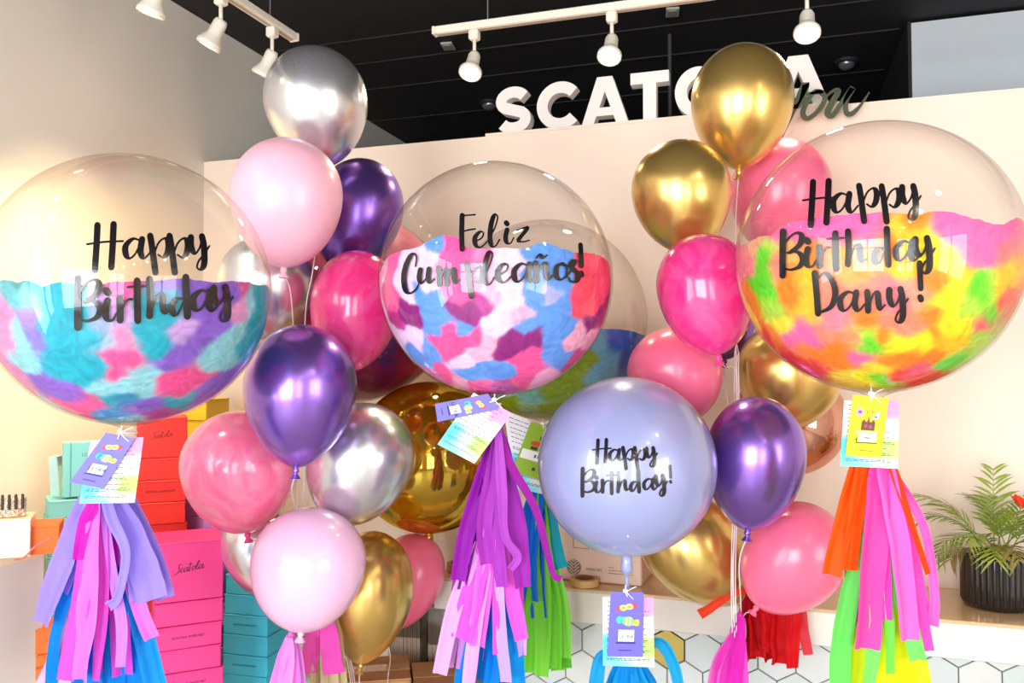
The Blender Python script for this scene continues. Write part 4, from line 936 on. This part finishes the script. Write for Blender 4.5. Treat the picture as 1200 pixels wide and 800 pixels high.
PK3, OR, YE, GR, CO, RE = (250, 102, 168), (250, 128, 34), (246, 222, 36), (92, 212, 40), (250, 136, 112), (246, 60, 46)
YO, GY, LO = (250, 190, 40), (176, 220, 70), (250, 170, 92)
s3 = [(905, 277, PK3), (930, 266, PK3), (960, 266, PK3), (985, 270, PK3), (1010, 265, PK3), (1030, 260, PK3), (900, 288, GY), (885, 287, (240, 168, 130)), (893, 302, GR), (892, 320, GR), (885, 337, GR), (905, 312, CO), (875, 310, (250, 130, 140)), (880, 350, OR), (900, 345, GR), (905, 362, GY),
      (920, 300, LO), (925, 330, OR), (930, 347, OR), (940, 330, YO), (945, 357, YO), (960, 300, OR), (990, 300, (250, 182, 92)), (970, 330, CO), (990, 345, CO), (980, 370, (250, 130, 150)), (1000, 320, LO), (1010, 347, CO), (1030, 340, (250, 132, 130)), (1045, 347, (250, 120, 140)),
      (1055, 268, YO), (1045, 285, OR), (1070, 263, OR), (1080, 285, YE), (1090, 300, YE), (1060, 310, YO), (1075, 340, (250, 152, 130)), (1096, 330, OR), (1105, 268, PK3), (1130, 266, PK3), (1150, 276, PK3), (1170, 282, PK3), (1160, 300, PK3), (1140, 298, PK3), (1176, 302, (250, 120, 130)), (1110, 312, YE),
      (1120, 330, YE), (1106, 350, YE), (1115, 365, YE), (1130, 315, YO), (1146, 330, GR), (1151, 346, GR), (1160, 340, GY), (1172, 335, YO), (1176, 352, (246, 90, 90)), (1165, 365, GR), (1140, 360, GY), (1156, 377, (246, 90, 120)), (1181, 330, YO), (880, 370, YE), (886, 386, YO), (905, 396, OR), (896, 392, RE),
      (915, 381, YE), (930, 400, PK3), (950, 396, PK3), (965, 396, CO), (940, 411, OR), (960, 416, OR), (980, 411, OR), (990, 426, OR), (1000, 396, CO), (1010, 394, GY), (1015, 400, GR), (1026, 405, GR), (1015, 376, OR), (1036, 396, OR), (1040, 376, CO), (1050, 401, YE), (1065, 405, YE), (1080, 400, YE), (1070, 380, CO),
      (1095, 391, OR), (1096, 366, OR), (1110, 386, YE), (1130, 386, YE), (1126, 401, YO), (1146, 394, GY), (1110, 410, YO), (955, 430, RE), (970, 436, RE), (930, 420, RE), (985, 441, YE), (1000, 441, YE), (1015, 421, PK3), (1030, 431, YE), (1030, 446, GR), (1015, 450, YE), (1041, 426, OR), (1060, 421, OR), (1055, 441, RE),
      (1076, 434, (246, 90, 130)), (1090, 421, OR), (1100, 430, GR), (1112, 419, GR), (1085, 441, RE)]
b3, c3, r3 = bubble('large clear bubble balloon with yellow, orange and pink paint, rightmost', 1024, 303, 157, 1.62)
paint_lining(b3, c3, r3, [(880, 283), (890, 277), (905, 275), (920, 262), (950, 256), (980, 252), (1010, 250), (1050, 249), (1080, 252), (1095, 247), (1115, 248), (1140, 256), (1162, 262)], s3, [PK3, OR, YE, GR, CO], 44, .055, seed=5)
lettering(b3, c3, r3, [('H', 940.9, 250.5, 22), ('a', 974.5, 248.7, 22), ('p', 1006, 242.5, 22), ('p', 1032.5, 243, 22), ('y', 1056, 241, 23),
                       ('B', 914.3, 315, 22), ('i', 943, 313, 22), ('r', 957.5, 312, 22), ('t', 975.5, 315, 22), ('h', 990.5, 309.5, 22), ('d', 1023.5, 310, 22.5), ('a', 1047.8, 305, 22.5), ('y', 1071.5, 303, 24),
                       ('D', 952.4, 365, 22), ('a', 982.5, 364, 22), ('n', 1015, 364, 22), ('y', 1041, 361.5, 23), ('!', 1073.5, 352, 20)])
lettering(lt, LC, LR, [('H', 694.4, 535.5, 11.8), ('a', 713.3, 539.7, 13), ('p', 729.6, 539, 13), ('p', 743.5, 539, 13), ('y', 757.2, 537.5, 13),
                       ('B', 680.8, 576, 13.5), ('i', 697, 577, 12.5), ('r', 704.5, 576.5, 13), ('t', 714.5, 578, 13), ('h', 722.5, 576, 13), ('d', 738.5, 576, 13.5), ('a', 753.5, 573.5, 12.5), ('y', 768, 571, 14), ('!', 783.5, 565.5, 9)], .34, .15)
GR2, CY, BU = (134, 164, 22), (104, 184, 214), (24, 104, 214)
b4, c4, r4 = bubble('clear bubble balloon with green and blue paint, behind the middle bubble', 640, 375, 117, 2.40)
paint_lining(b4, c4, r4, [(530, 390), (560, 388), (600, 386), (640, 386), (690, 388), (710, 385), (730, 386), (752, 392)], [(600, 475, GR2), (640, 460, GR2), (670, 440, GR2), (690, 420, GR2), (620, 452, (104, 184, 196)), (622, 462, (120, 190, 180)), (615, 478, (160, 196, 140)), (590, 460, GR2), (650, 480, GR2), (705, 402, CY), (690, 396, CY), (722, 396, BU), (736, 405, BU), (714, 420, CY), (742, 420, BU), (700, 440, CY), (680, 460, GR2), (640, 400, GR2), (600, 420, GR2)], [GR2, CY, BU], 45, .05, 160, 80, seed=2)
b5, c5, r5 = bubble('bubble balloon filled with dark magenta paint, behind the middle bubble', 416, 360, 111, 2.61)
paint_lining(b5, c5, r5, [(372, 300), (400, 285), (440, 278), (470, 272), (500, 284), (530, 296), (556, 320)], [(480, 290, (196, 74, 104)), (500, 300, (214, 96, 130)), (440, 440, (120, 20, 92)), (470, 450, (150, 24, 96)), (490, 430, (196, 30, 92)), (450, 420, (90, 30, 120)), (430, 430, (140, 24, 90)), (480, 415, (150, 20, 80)), (460, 460, (96, 24, 90)), (425, 450, (120, 20, 80)), (500, 445, (90, 20, 80))], [(120, 20, 92), (190, 50, 100), (96, 30, 110)], 40, .06, 140, 80, seed=6, full=1.25)

# ------------------------------------------------------------------ gift tags
def quadpt(cr, Z, u, v, off=0.0):
    TL, TR, BR, BL = [P(x, y, Z) for x, y in cr]
    n = (TR - TL).cross(BL - TL).normalized()
    if n.dot(CAM - TL) < 0: n = -n
    return (BL.lerp(BR, u)).lerp(TL.lerp(TR, u), v) + n * off
def card(t, name, cr, Z, m, colf=None, label=None):
    nu, nv = (14, 20) if colf else (1, 1); vs = []; fs = []; cols = []
    for off in (.0004, -.0004):
        for j in range(nv + 1):
            for i in range(nu + 1):
                u, v = i / nu, j / nv; vs.append(quadpt(cr, Z, u, v, off)); cols.append((*lin(colf(u, v)), 1) if colf else (1, 1, 1, 1))
    N = (nu + 1) * (nv + 1)
    for s_ in (0, N):
        for j in range(nv):
            for i in range(nu): a = s_ + j * (nu + 1) + i; fs.append((a, a + 1, a + nu + 2, a + nu + 1))
    rim = [i for i in range(nu + 1)] + [j * (nu + 1) + nu for j in range(1, nv + 1)] + [nv * (nu + 1) + i for i in range(nu - 1, -1, -1)] + [j * (nu + 1) for j in range(nv - 1, 0, -1)]
    for a, b in zip(rim, rim[1:] + rim[:1]): fs.append((a, b, b + N, a + N))
    o = MB().add(vs, fs).build(name, m, t, t)
    if colf:
        at = o.data.color_attributes.new('Col', 'FLOAT_COLOR', 'POINT'); at.data.foreach_set('color', np.array(cols, dtype=np.float32).ravel())
    if label: o['label'] = label
    return o
CARD = attr_mat('card_print', .6, 0, 0.0)
tag_purple = mat('tag_purple', (106, 98, 204), .5); tag_lime = mat('tag_lime', (206, 204, 14), .5); tag_green = mat('tag_green', (138, 176, 24), .5)
ink_d = mat('tag_ink', (46, 42, 60), .7)
def info_col(u, v):
    def sm(x, a, b): x = min(1, max(0, (x - a) / (b - a))); return x * x * (3 - 2 * x)
    c = Vector((226, 226, 230))
    c = c.lerp(Vector((226, 150, 208)), sm(u + .5 * v, .96, 1.02) * sm(v, .72, .76))
    c = c.lerp(Vector((96, 206, 226)), sm(.62 - u + .0 * v, .1, .5) * sm(.52 - v, 0, .12))
    c = c.lerp(Vector((176, 224, 120)), sm(u, .5, .75) * sm(.46 - abs(v - .02) , .0, .1) * sm(v, .05, .2))
    c = c.lerp(Vector((130, 212, 226)), sm(.14 - v, 0, .1) * sm(.8 - u, 0, .4)); return tuple(c)
def quad_patch(mb, cr, Z, u0, v0, u1, v1, off, sk=0.0):
    mb.add([quadpt(cr, Z, u0, v0, off), quadpt(cr, Z, u1, v0 + sk, off), quadpt(cr, Z, u1, v1 + sk, off), quadpt(cr, Z, u0, v1, off)], [(0, 1, 2, 3)])
def ellipse(mb, cr, Z, u, v, ru, rv, off, n=16):
    mb.add([quadpt(cr, Z, u + ru * math.cos(2 * math.pi * k / n), v + rv * math.sin(2 * math.pi * k / n), off) for k in range(n)], [tuple(range(n))])
def gift_tag(label, front, info, Z, tagmat, kind, knot_px, flip=False):
    root = P(*knot_px, Z - .004)
    t = thing('gift_tag', label, 'gift tag', root, 'gift tags tied under the bubble balloons')
    io = card(t, 'info_card', info, Z, CARD, info_col, 'white card with pastel corners and small black text')
    mb = MB(); rg = random.Random(len(label))
    rows = [.93, .87, .80, .74, .68, .62, .55, .53, .46, .40, .38, .36, .29, .23, .21, .19, .11, .09]
    for v in rows:
        u = .08; end = rg.uniform(.72, .94)
        while u < end:
            w = rg.uniform(.03, .10); quad_patch(mb, info, Z, u, v - .0045, min(end, u + w), v + .0045, .0009); u += w + .018
    mb.build('printed_lines', ink_d, io, t)
    fz = Z - .006
    fo_ = card(t, 'front_tag', front, fz, tagmat, None, {'p': 'purple tag printed with candies', 'l': 'lime tag printed with a cake', 'g': 'green tag'}[kind])
    def pr(name, rgb, *shapes):
        for s_ in shapes:
            mb = MB()
            if s_[0] == 'e': ellipse(mb, front, fz, *s_[1:], .0008 + .0002 * PR[0])
            else: quad_patch(mb, front, fz, *s_[1:5], .0008 + .0002 * PR[0], s_[5] if len(s_) > 5 else 0)
            mb.build(name, mat('print_%d_%d_%d' % rgb, rgb, .6), fo_, t)
        PR[0] += 1
    PR = [0]
    if kind == 'p':
        pr('candy_wrapper', (206, 60, 90), ('q', .20, .70, .36, .78), ('q', .62, .75, .80, .83))
        pr('candy_print', (250, 226, 120), ('e', .40, .755, .12, .045), ('e', .58, .775, .12, .045))
        pr('candy_centre', (230, 150, 60), ('e', .40, .755, .05, .02), ('e', .58, .775, .05, .02))
        pr('candy_wrapper', (70, 190, 220), ('q', .26, .52, .44, .62), ('e', .30, .57, .10, .06))
        pr('candy_wrapper', (236, 226, 110), ('q', .68, .49, .88, .57), ('e', .80, .53, .09, .05))
        pr('candy_print', (140, 210, 110), ('e', .56, .55, .17, .075))
        pr('candy_stripe', (230, 240, 170), ('q', .48, .50, .53, .60), ('q', .58, .49, .63, .61))
        pr('note_print', (226, 238, 246), ('q', .28, .24, .74, .42))
        mb = MB(); ex = (quadpt(front, fz, .6, .3) - quadpt(front, fz, .5, .3)).normalized(); ey = (quadpt(front, fz, .5, .4) - quadpt(front, fz, .5, .3)).normalized()
        add_text(mb, 'LETRA', quadpt(front, fz, .51, .29, .0032), ex, ey, .0115); mb.build('note_text', ink_d, fo_, t)
        pr('ink_line', (50, 44, 110), ('q', .22, .205, .78, .225), ('q', .30, .095, .68, .105))
    elif kind == 'l':
        pr('party_card', (190, 150, 210), ('q', .16, .68, .34, .80, -.02)); pr('heart_print', (120, 60, 150), ('e', .25, .735, .05, .025))
        pr('party_hat', (246, 240, 220), ('q', .60, .62, .80, .66, .02), ('q', .66, .66, .78, .72, .02), ('q', .74, .72, .80, .78)); pr('hat_dot', (120, 70, 150), ('e', .70, .67, .04, .02))
        pr('cake_print', (112, 58, 36), ('q', .33, .44, .70, .58), ('q', .36, .58, .42, .61), ('q', .48, .58, .54, .61), ('q', .62, .58, .68, .61)); pr('cake_spots', (140, 80, 110), ('e', .45, .51, .05, .03), ('e', .58, .5, .05, .035))
        pr('cake_stand', (246, 236, 150), ('q', .18, .39, .82, .43)); pr('note_print', (250, 250, 246), ('q', .28, .25, .78, .385))
        pr('ink_line', (70, 60, 20), ('q', .22, .225, .82, .24), ('q', .36, .10, .72, .108), ('q', .22, .25, .25, .31), ('q', .44, .305, .60, .325))
        pr('candle_print', (120, 60, 80), ('q', .50, .61, .53, .66), ('q', .44, .72, .46, .77), ('q', .58, .72, .6, .77))
    else:
        pr('fruit_print', (200, 70, 30), ('e', .45, .62, .2, .05)); pr('ink_print', (60, 50, 30), ('q', .3, .50, .52, .56), ('q', .5, .70, .56, .78), ('q', .56, .12, .66, .18))
        pr('note_print', (236, 236, 232), ('q', .06, .30, .86, .48)); pr('ink_line', (60, 70, 110), ('q', .5, .36, .56, .42), ('q', .6, .36, .66, .42), ('q', .7, .36, .76, .42))
    # white tie
    k = root; kk = quadpt(front, fz, .5, .93, .002)
    if flip: kk = quadpt(front, fz, .9, .6, .002)
    mb = MB(); mb.tube(catmull([k + Vector((0, .004, .012)), k, kk], 6), .0011, 6); mb.tube(catmull([kk, k + Vector((.004, -.004, -.002)), k + RV * .012 + Vector((0, 0, .004)), k + RV * .024 + Vector((0, 0, .009))], 6), .001, 6)
    mb.tube(catmull([k, k + RV * .008 + Vector((0, -.003, -.008)), k + RV * .018 + Vector((0, -.002, -.018))], 5), .001, 6)
    mb.lathe([(0, .006), (.005, .003), (.006, 0), (.005, -.003), (0, -.006)], Matrix.Translation(k), 12)
    mb.build('tie_ribbon', white_ribbon, t, t, True)
    return t
gift_tag('purple tag with white card tied under the leftmost bubble balloon', [(124.2, 506.8), (158.3, 513.4), (120.9, 572.4), (81.6, 564.6)], [(106.5, 516), (168.4, 512), (157.7, 588.8), (92.7, 590)], 1.555, tag_purple, 'p', (141, 506))
gift_tag('purple tag lying sideways on a white card under the Feliz bubble', [(572, 461.2), (584.7, 479.2), (512.7, 494.2), (509.8, 473.2)], [(555, 460), (600, 484), (556, 543), (512.7, 520.5)], 1.76, tag_purple, 'p', (579, 468))
gift_tag('green tag behind the purple tassel beside the lavender ball', [(622, 494), (655, 502), (636, 563), (600, 552)], [(590, 480), (655, 505), (652, 582), (604, 572)], 2.20, tag_green, 'g', (636, 496))
gift_tag('purple tag with pastel card hanging below the lavender ball', [(715.8, 693), (754.3, 693.8), (753, 769.4), (711.7, 768.7)], [(706.2, 699.2), (765.3, 700), (767, 781.5), (706.6, 779.7)], 1.83, tag_purple, 'p', (733, 692))
gift_tag('lime tag with white card tied under the rightmost bubble balloon', [(999.7, 462.5), (1041.7, 466.4), (1032.5, 536), (990.5, 534)], [(989.2, 469), (1053.5, 469.7), (1052.2, 549), (984.6, 545.8)], 1.555, tag_lime, 'l', (1021, 461))

# ------------------------------------------------------------------ tissue tassels
LILAC, PINKV, MAGE, BLUE, PALE = (156, 136, 232), (228, 88, 206), (206, 34, 180), (6, 130, 226), (222, 160, 226)
def strip(t, pts, Z, rgb, yaw=0.0, fold=.25, name='tissue_strip', dz=0.0):
    """pts: (px, py, width px[, extra depth m]) from the knot down"""
    pp = catmull([(p[0], p[1], p[2]) for p in pts], 7); n = len(pp); vs = []; fs = []; K = 9; sd = Vector((pts[-1][0] * .13, pts[-1][1] * .07, 1))
    ex = [p[3] if len(p) > 3 else 0 for p in pts]; s = Z / FPX
    for i, p in enumerate(pp):
        f = i / (n - 1) * (len(pts) - 1); j = min(len(pts) - 2, int(f)); e = ex[j] + (ex[j + 1] - ex[j]) * (f - j)
        a = pp[max(0, i - 1)]; b = pp[min(n - 1, i + 1)]; d = Vector((b.x - a.x, b.y - a.y)).normalized()
        c = P(p.x, p.y, Z) + FH * (e + dz); nx = RV * (-d.y) * -1 - UV * (d.x) * 1
        nx = (RV * (d.y) + UV * (d.x)).normalized(); y_ = yaw * (1 + .25 * math.sin(i * .7))
        wv = nx * math.cos(y_) + FH * math.sin(y_); nv = FH * math.cos(y_) - nx * math.sin(y_); w = p.z * s
        for k in range(K):
            q_ = k / (K - 1) - .5; ple = fold * .5 * math.cos(q_ * math.pi * (2.0 if fold > .2 else 1)) + .17 * abs(((q_ + sd.x) * 2.6) % 1 - .5) + .16 * noise.noise(Vector((q_ * 1.6, i * .28, 0)) + sd); vs.append(c + wv * (w * (q_ + .04 * noise.noise(Vector((0, i * .35, 3)) + sd))) + nv * (w * ple))
    for i in range(n - 1):
        for k in range(K - 1): a = i * K + k; fs.append((a, a + 1, a + K + 1, a + K))
    MB().add(vs, fs).build(name, tissue(rgb), t, t, True)
def tassel(label, top, Z, strips, fill=(), seed=1):
    root = P(top[0], top[1], Z); rg = random.Random(seed)
    t = thing('tissue_tassel', label, 'tassel', root, 'tissue paper tassels under the balloons')
    MB().lathe([(0, .012), (.005, .010), (.009, .002), (.010, -.008), (.006, -.018), (0, -.02)], Matrix.Translation(root), 12).build('gathered_knot', tissue(strips[0][1]), t, t, True)
    for i, s_ in enumerate(strips):
        pts, rgb = s_[0], s_[1]; dz = s_[2] if len(s_) > 2 else 0
        strip(t, [(top[0], top[1], min(8, pts[0][2]))] + list(pts) if s_[3:] != (0,) else list(pts), Z, rgb, rg.uniform(-.35, .35), rg.uniform(.1, .3), dz=dz)
    for (x0, x1, y, wd, rgb, dz, cnt) in fill:
        for k in range(cnt):
            f = (k + .5) / cnt; xb = x0 + (x1 - x0) * f; yb = y + rg.uniform(-14, 8)
            strip(t, [(top[0], top[1], 6), (top[0] + (xb - top[0]) * .35, top[1] + (yb - top[1]) * .35, wd * .8), (top[0] + (xb - top[0]) * .75, top[1] + (yb - top[1]) * .7, wd), (xb, yb, wd)], Z, rgb, rg.uniform(-.6, .6), rg.uniform(.1, .35), dz=dz + rg.uniform(-.012, .012))
    return t
tassel('lilac, pink and blue tissue tassel under the leftmost bubble', (128, 540), 1.625, [
    ([(108, 590, 22), (84, 650, 28), (58, 725, 22)], LILAC, -.03), ([(116, 600, 20), (92, 650, 20), (76, 692, 18)], (150, 134, 232), -.012),
    ([(118, 600, 18), (106, 690, 20), (88, 790, 20)], PINKV, -.035), ([(122, 600, 20), (118, 690, 28), (108, 788, 24)], (244, 124, 232), -.042), ([(128, 600, 16), (130, 690, 18), (122, 790, 10)], PINKV, -.034),
    ([(122, 585, 14), (112, 610, 14), (104, 650, 10)], MAGE, -.044), ([(133, 600, 18), (138, 650, 14), (134, 715, 14)], MAGE, -.025),
    ([(146, 590, 24), (172, 650, 34), (186, 698, 34)], LILAC, -.03), ([(140, 600, 16), (160, 650, 18), (168, 700, 20)], (182, 164, 246), -.018), ([(144, 600, 14), (160, 640, 12), (152, 690, 10), (140, 703, 12)], (158, 140, 238), -.046),
    ([(138, 640, 10), (152, 720, 13), (151, 774, 11)], (200, 130, 238), -.036), ([(146, 640, 14), (168, 710, 18), (182, 745, 17)], (236, 124, 226), -.014),
    ([(110, 620, 14), (84, 690, 16), (68, 740, 14), (62, 812, 18)], BLUE, -.01), ([(132, 620, 20), (140, 700, 34), (146, 812, 44)], BLUE, .0), ([(120, 640, 20), (112, 740, 30), (108, 812, 34)], (16, 128, 226), -.02),
    ([(145, 640, 20), (165, 740, 24), (182, 812, 26)], (24, 148, 226), .01), ([(110, 640, 14), (74, 750, 16), (44, 812, 14)], (244, 190, 230), .0), ([(112, 640, 14), (88, 750, 14), (80, 812, 14)], (240, 196, 238), -.015)],
    [(60, 100, 726, 20, (160, 140, 238), .02, 3), (150, 196, 700, 22, (160, 142, 240), .02, 3), (90, 150, 800, 22, (220, 80, 210), .015, 4), (60, 180, 820, 26, (16, 132, 226), .035, 4)], 3)
VIO, VIO2 = (150, 32, 172), (174, 62, 190)
tassel('violet and pink tissue tassel under the middle bubble', (584, 498), 1.83, [
    ([(566, 560, 20), (548, 620, 20), (537, 676, 17)], VIO, -.03), ([(572, 560, 14), (556, 620, 12), (541, 688, 10)], (132, 24, 158), -.02), ([(578, 550, 18), (568, 610, 18), (571, 656, 15)], VIO2, -.04),
    ([(585, 550, 18), (582, 620, 17), (588, 682, 15)], VIO2, -.045), ([(592, 550, 20), (606, 620, 24), (612, 684, 20)], (164, 48, 180), -.03), ([(594, 540, 16), (600, 610, 18), (602, 650, 14)], VIO, -.02),
    ([(598, 540, 10), (626, 590, 9), (640, 640, 8), (647, 666, 7), (656, 672, 8)], (150, 28, 150), -.05), ([(588, 560, 12), (592, 620, 9), (606, 645, 10), (598, 660, 8)], (180, 80, 196), -.055),
    ([(574, 600, 14), (556, 680, 26), (540, 745, 27)], (240, 92, 214), -.025), ([(576, 600, 16), (566, 690, 22), (560, 752, 18)], (244, 112, 222), -.03), ([(590, 600, 14), (600, 690, 18), (611, 745, 16)], (238, 96, 218), -.028), ([(580, 600, 12), (584, 700, 14), (584, 760, 12)], PINKV, -.034),
    ([(574, 600, 10), (536, 700, 18), (516, 786, 17)], (232, 172, 238), -.02), ([(578, 620, 12), (560, 720, 16), (548, 812, 18)], (236, 178, 236), -.024), ([(582, 620, 12), (586, 720, 14), (593, 792, 14)], (196, 166, 240), -.036), ([(592, 640, 10), (608, 720, 14), (612, 765, 10)], PALE, -.018),
    ([(578, 640, 10), (556, 740, 16), (542, 812, 18)], BLUE, -.012), ([(584, 640, 12), (582, 740, 18), (574, 812, 18)], (10, 130, 230), -.008), ([(590, 640, 12), (602, 740, 18), (607, 812, 22)], (18, 150, 226), -.01)],
    [(536, 616, 672, 20, VIO, .01, 6), (524, 616, 742, 20, (230, 84, 208), .015, 6), (514, 606, 790, 18, (226, 160, 236), .02, 5), (530, 610, 815, 20, (24, 140, 226), .025, 4)], 5)
tassel('blue, teal and green tissue tassel beside the violet tassel', (634, 560), 2.24, [
    ([(626, 590, 22), (618, 650, 24), (620, 702, 22)], (20, 108, 214), -.02), ([(630, 590, 18), (628, 660, 20), (632, 722, 18)], (24, 92, 200), -.012), ([(640, 590, 18), (650, 640, 18), (658, 664, 16)], (32, 158, 176), -.02), ([(642, 590, 14), (648, 630, 18), (648, 650, 12)], (24, 140, 164), -.008),
    ([(632, 640, 14), (622, 720, 18), (618, 786, 16)], (104, 196, 50), -.015), ([(634, 640, 16), (636, 720, 20), (634, 790, 16)], (122, 206, 62), -.02), ([(638, 640, 16), (648, 710, 20), (650, 782, 16)], (112, 200, 52), -.015), ([(642, 640, 14), (658, 710, 18), (662, 770, 15)], (130, 212, 74), -.01)],
    [(612, 668, 780, 16, (96, 188, 46), .01, 6), (610, 640, 712, 18, (22, 100, 206), .02, 4)], 8)
tassel('bright blue tissue tassel behind the tag of the lavender ball', (736, 752), 1.86, [
    ([(722, 762, 14), (703, 775, 16), (698, 815, 18)], (30, 160, 222), 0), ([(748, 758, 14), (772, 752, 14), (788, 775, 14), (798, 815, 12)], (34, 164, 220), 0),
    ([(728, 790, 16), (722, 815, 20)], (16, 150, 226), -.012), ([(738, 790, 18), (740, 815, 22)], (10, 140, 222), -.02), ([(746, 790, 16), (756, 815, 20)], (26, 156, 226), -.012), ([(752, 785, 14), (770, 815, 18)], (18, 146, 220), -.005)],
    [(704, 775, 830, 18, (20, 146, 218), .01, 6)], 9)
ORG, PINK5, GRN5, YEL5 = (240, 88, 12), (236, 78, 176), (108, 222, 98), (222, 224, 24)
tassel('orange, pink, green and yellow tissue tassel under the rightmost bubble', (1018, 512), 1.625, [
    ([(998, 548, 20), (982, 610, 22), (968, 670, 22)], ORG, -.025), ([(1006, 548, 20), (996, 600, 20), (989, 664, 18)], (246, 86, 10), -.03), ([(1010, 548, 18), (1010, 580, 18), (1008, 612, 14)], (236, 60, 20), -.02), ([(1034, 548, 10), (1052, 600, 7), (1074, 666, 6)], (240, 70, 20), -.046),
    ([(1018, 560, 26), (1012, 650, 32), (1004, 752, 30)], PINK5, -.042), ([(1028, 560, 22), (1044, 650, 24), (1054, 742, 20)], (252, 110, 204), -.044), ([(1034, 560, 16), (1058, 650, 15), (1079, 756, 11)], (248, 82, 190), -.034), ([(1040, 555, 10), (1072, 610, 10), (1085, 680, 10), (1084, 728, 13)], (252, 104, 196), -.03), ([(1022, 560, 16), (1026, 650, 14), (1030, 720, 10)], (246, 70, 196), -.036),
    ([(1038, 555, 16), (1056, 620, 20), (1068, 690, 22), (1082, 728, 16)], (250, 96, 196), -.02),
    ([(1008, 620, 14), (990, 700, 22), (980, 770, 24), (984, 815, 24)], GRN5, -.02), ([(1016, 650, 14), (1020, 720, 20), (1008, 815, 24)], (134, 240, 118), -.03), ([(1036, 660, 12), (1056, 720, 18), (1068, 768, 18)], (126, 236, 116), -.028), ([(1028, 650, 10), (1034, 730, 12), (1034, 782, 10)], (116, 214, 84), -.034), ([(1034, 640, 6), (1050, 700, 5), (1056, 745, 6)], (216, 240, 160), -.014),
    ([(1020, 680, 14), (1004, 760, 24), (996, 815, 24)], YEL5, -.012), ([(1028, 680, 16), (1030, 760, 24), (1030, 815, 26)], (240, 240, 24), -.02), ([(1036, 680, 16), (1052, 760, 22), (1060, 815, 24)], YEL5, -.014), ([(1042, 680, 14), (1070, 760, 20), (1084, 815, 22)], (232, 234, 40), -.006)],
    [(972, 1010, 664, 20, ORG, .012, 3), (992, 1082, 745, 22, (246, 80, 188), .01, 6), (982, 1070, 815, 24, (110, 226, 96), .015, 4), (988, 1088, 825, 24, (236, 236, 30), .025, 5)], 12)
tassel('pale orchid tissue tassel under the lilac pink balloon', (341, 744), 2.0, [
    ([(334, 765, 14), (320, 815, 16)], (240, 148, 232), -.01), ([(340, 765, 16), (334, 815, 18)], (246, 160, 238), -.02), ([(346, 765, 12), (350, 815, 13)], (238, 140, 232), -.012), ([(350, 765, 8), (356, 815, 8)], (226, 160, 236), 0)],
    [(316, 356, 830, 14, (232, 130, 226), .01, 5)], 14)
tassel('hot pink and gold tissue tassel behind the lilac pink balloon', (384, 712), 2.10, [
    ([(372, 738, 20), (366, 765, 20), (364, 786, 18)], (236, 92, 186), -.02), ([(388, 738, 20), (390, 760, 22), (394, 786, 24)], (232, 84, 190), -.024), ([(380, 735, 14), (378, 752, 10), (376, 768, 7)], (226, 70, 170), -.015),
    ([(376, 745, 16), (374, 815, 22)], (196, 180, 140), -.005), ([(384, 745, 16), (388, 815, 22)], (206, 192, 152), -.008), ([(394, 740, 12), (402, 815, 14)], (200, 186, 142), 0)],
    [(366, 408, 830, 18, (190, 174, 130), .012, 4)], 15)
tassel('magenta tissue tassel at the foot of the right bunch', (867, 722), 2.06, [
    ([(860, 745, 12), (848, 770, 18), (842, 815, 20)], (232, 60, 196), -.014), ([(865, 745, 12), (860, 775, 18), (857, 815, 18)], (226, 40, 188), -.02), ([(868, 745, 8), (868, 780, 14), (867, 815, 16)], (240, 90, 206), -.012), ([(856, 745, 8), (840, 775, 12), (832, 815, 12)], (240, 120, 212), -.005)],
    [(834, 872, 830, 16, (222, 44, 184), .01, 5)], 16)
tassel('red tissue tassel under the lowest rose pink balloon', (880, 692), 2.16, [
    ([(884, 716, 18), (886, 740, 20), (886, 768, 18)], (196, 8, 18), -.012), ([(896, 716, 18), (898, 745, 20), (896, 762, 16)], (206, 14, 24), -.018), ([(910, 710, 22), (912, 745, 24), (912, 776, 22)], (200, 10, 20), -.014), ([(922, 710, 20), (926, 745, 18), (926, 780, 15)], (208, 16, 26), -.02), ([(930, 705, 14), (940, 740, 13), (946, 766, 11)], (210, 60, 72), -.008), ([(872, 712, 10), (868, 730, 9), (867, 738, 8)], (190, 16, 40), 0),
    ([(862, 694, 8), (842, 706, 10), (820, 720, 12)], (240, 70, 40), .0)],
    [(878, 930, 772, 18, (186, 6, 16), .008, 5)], 17)
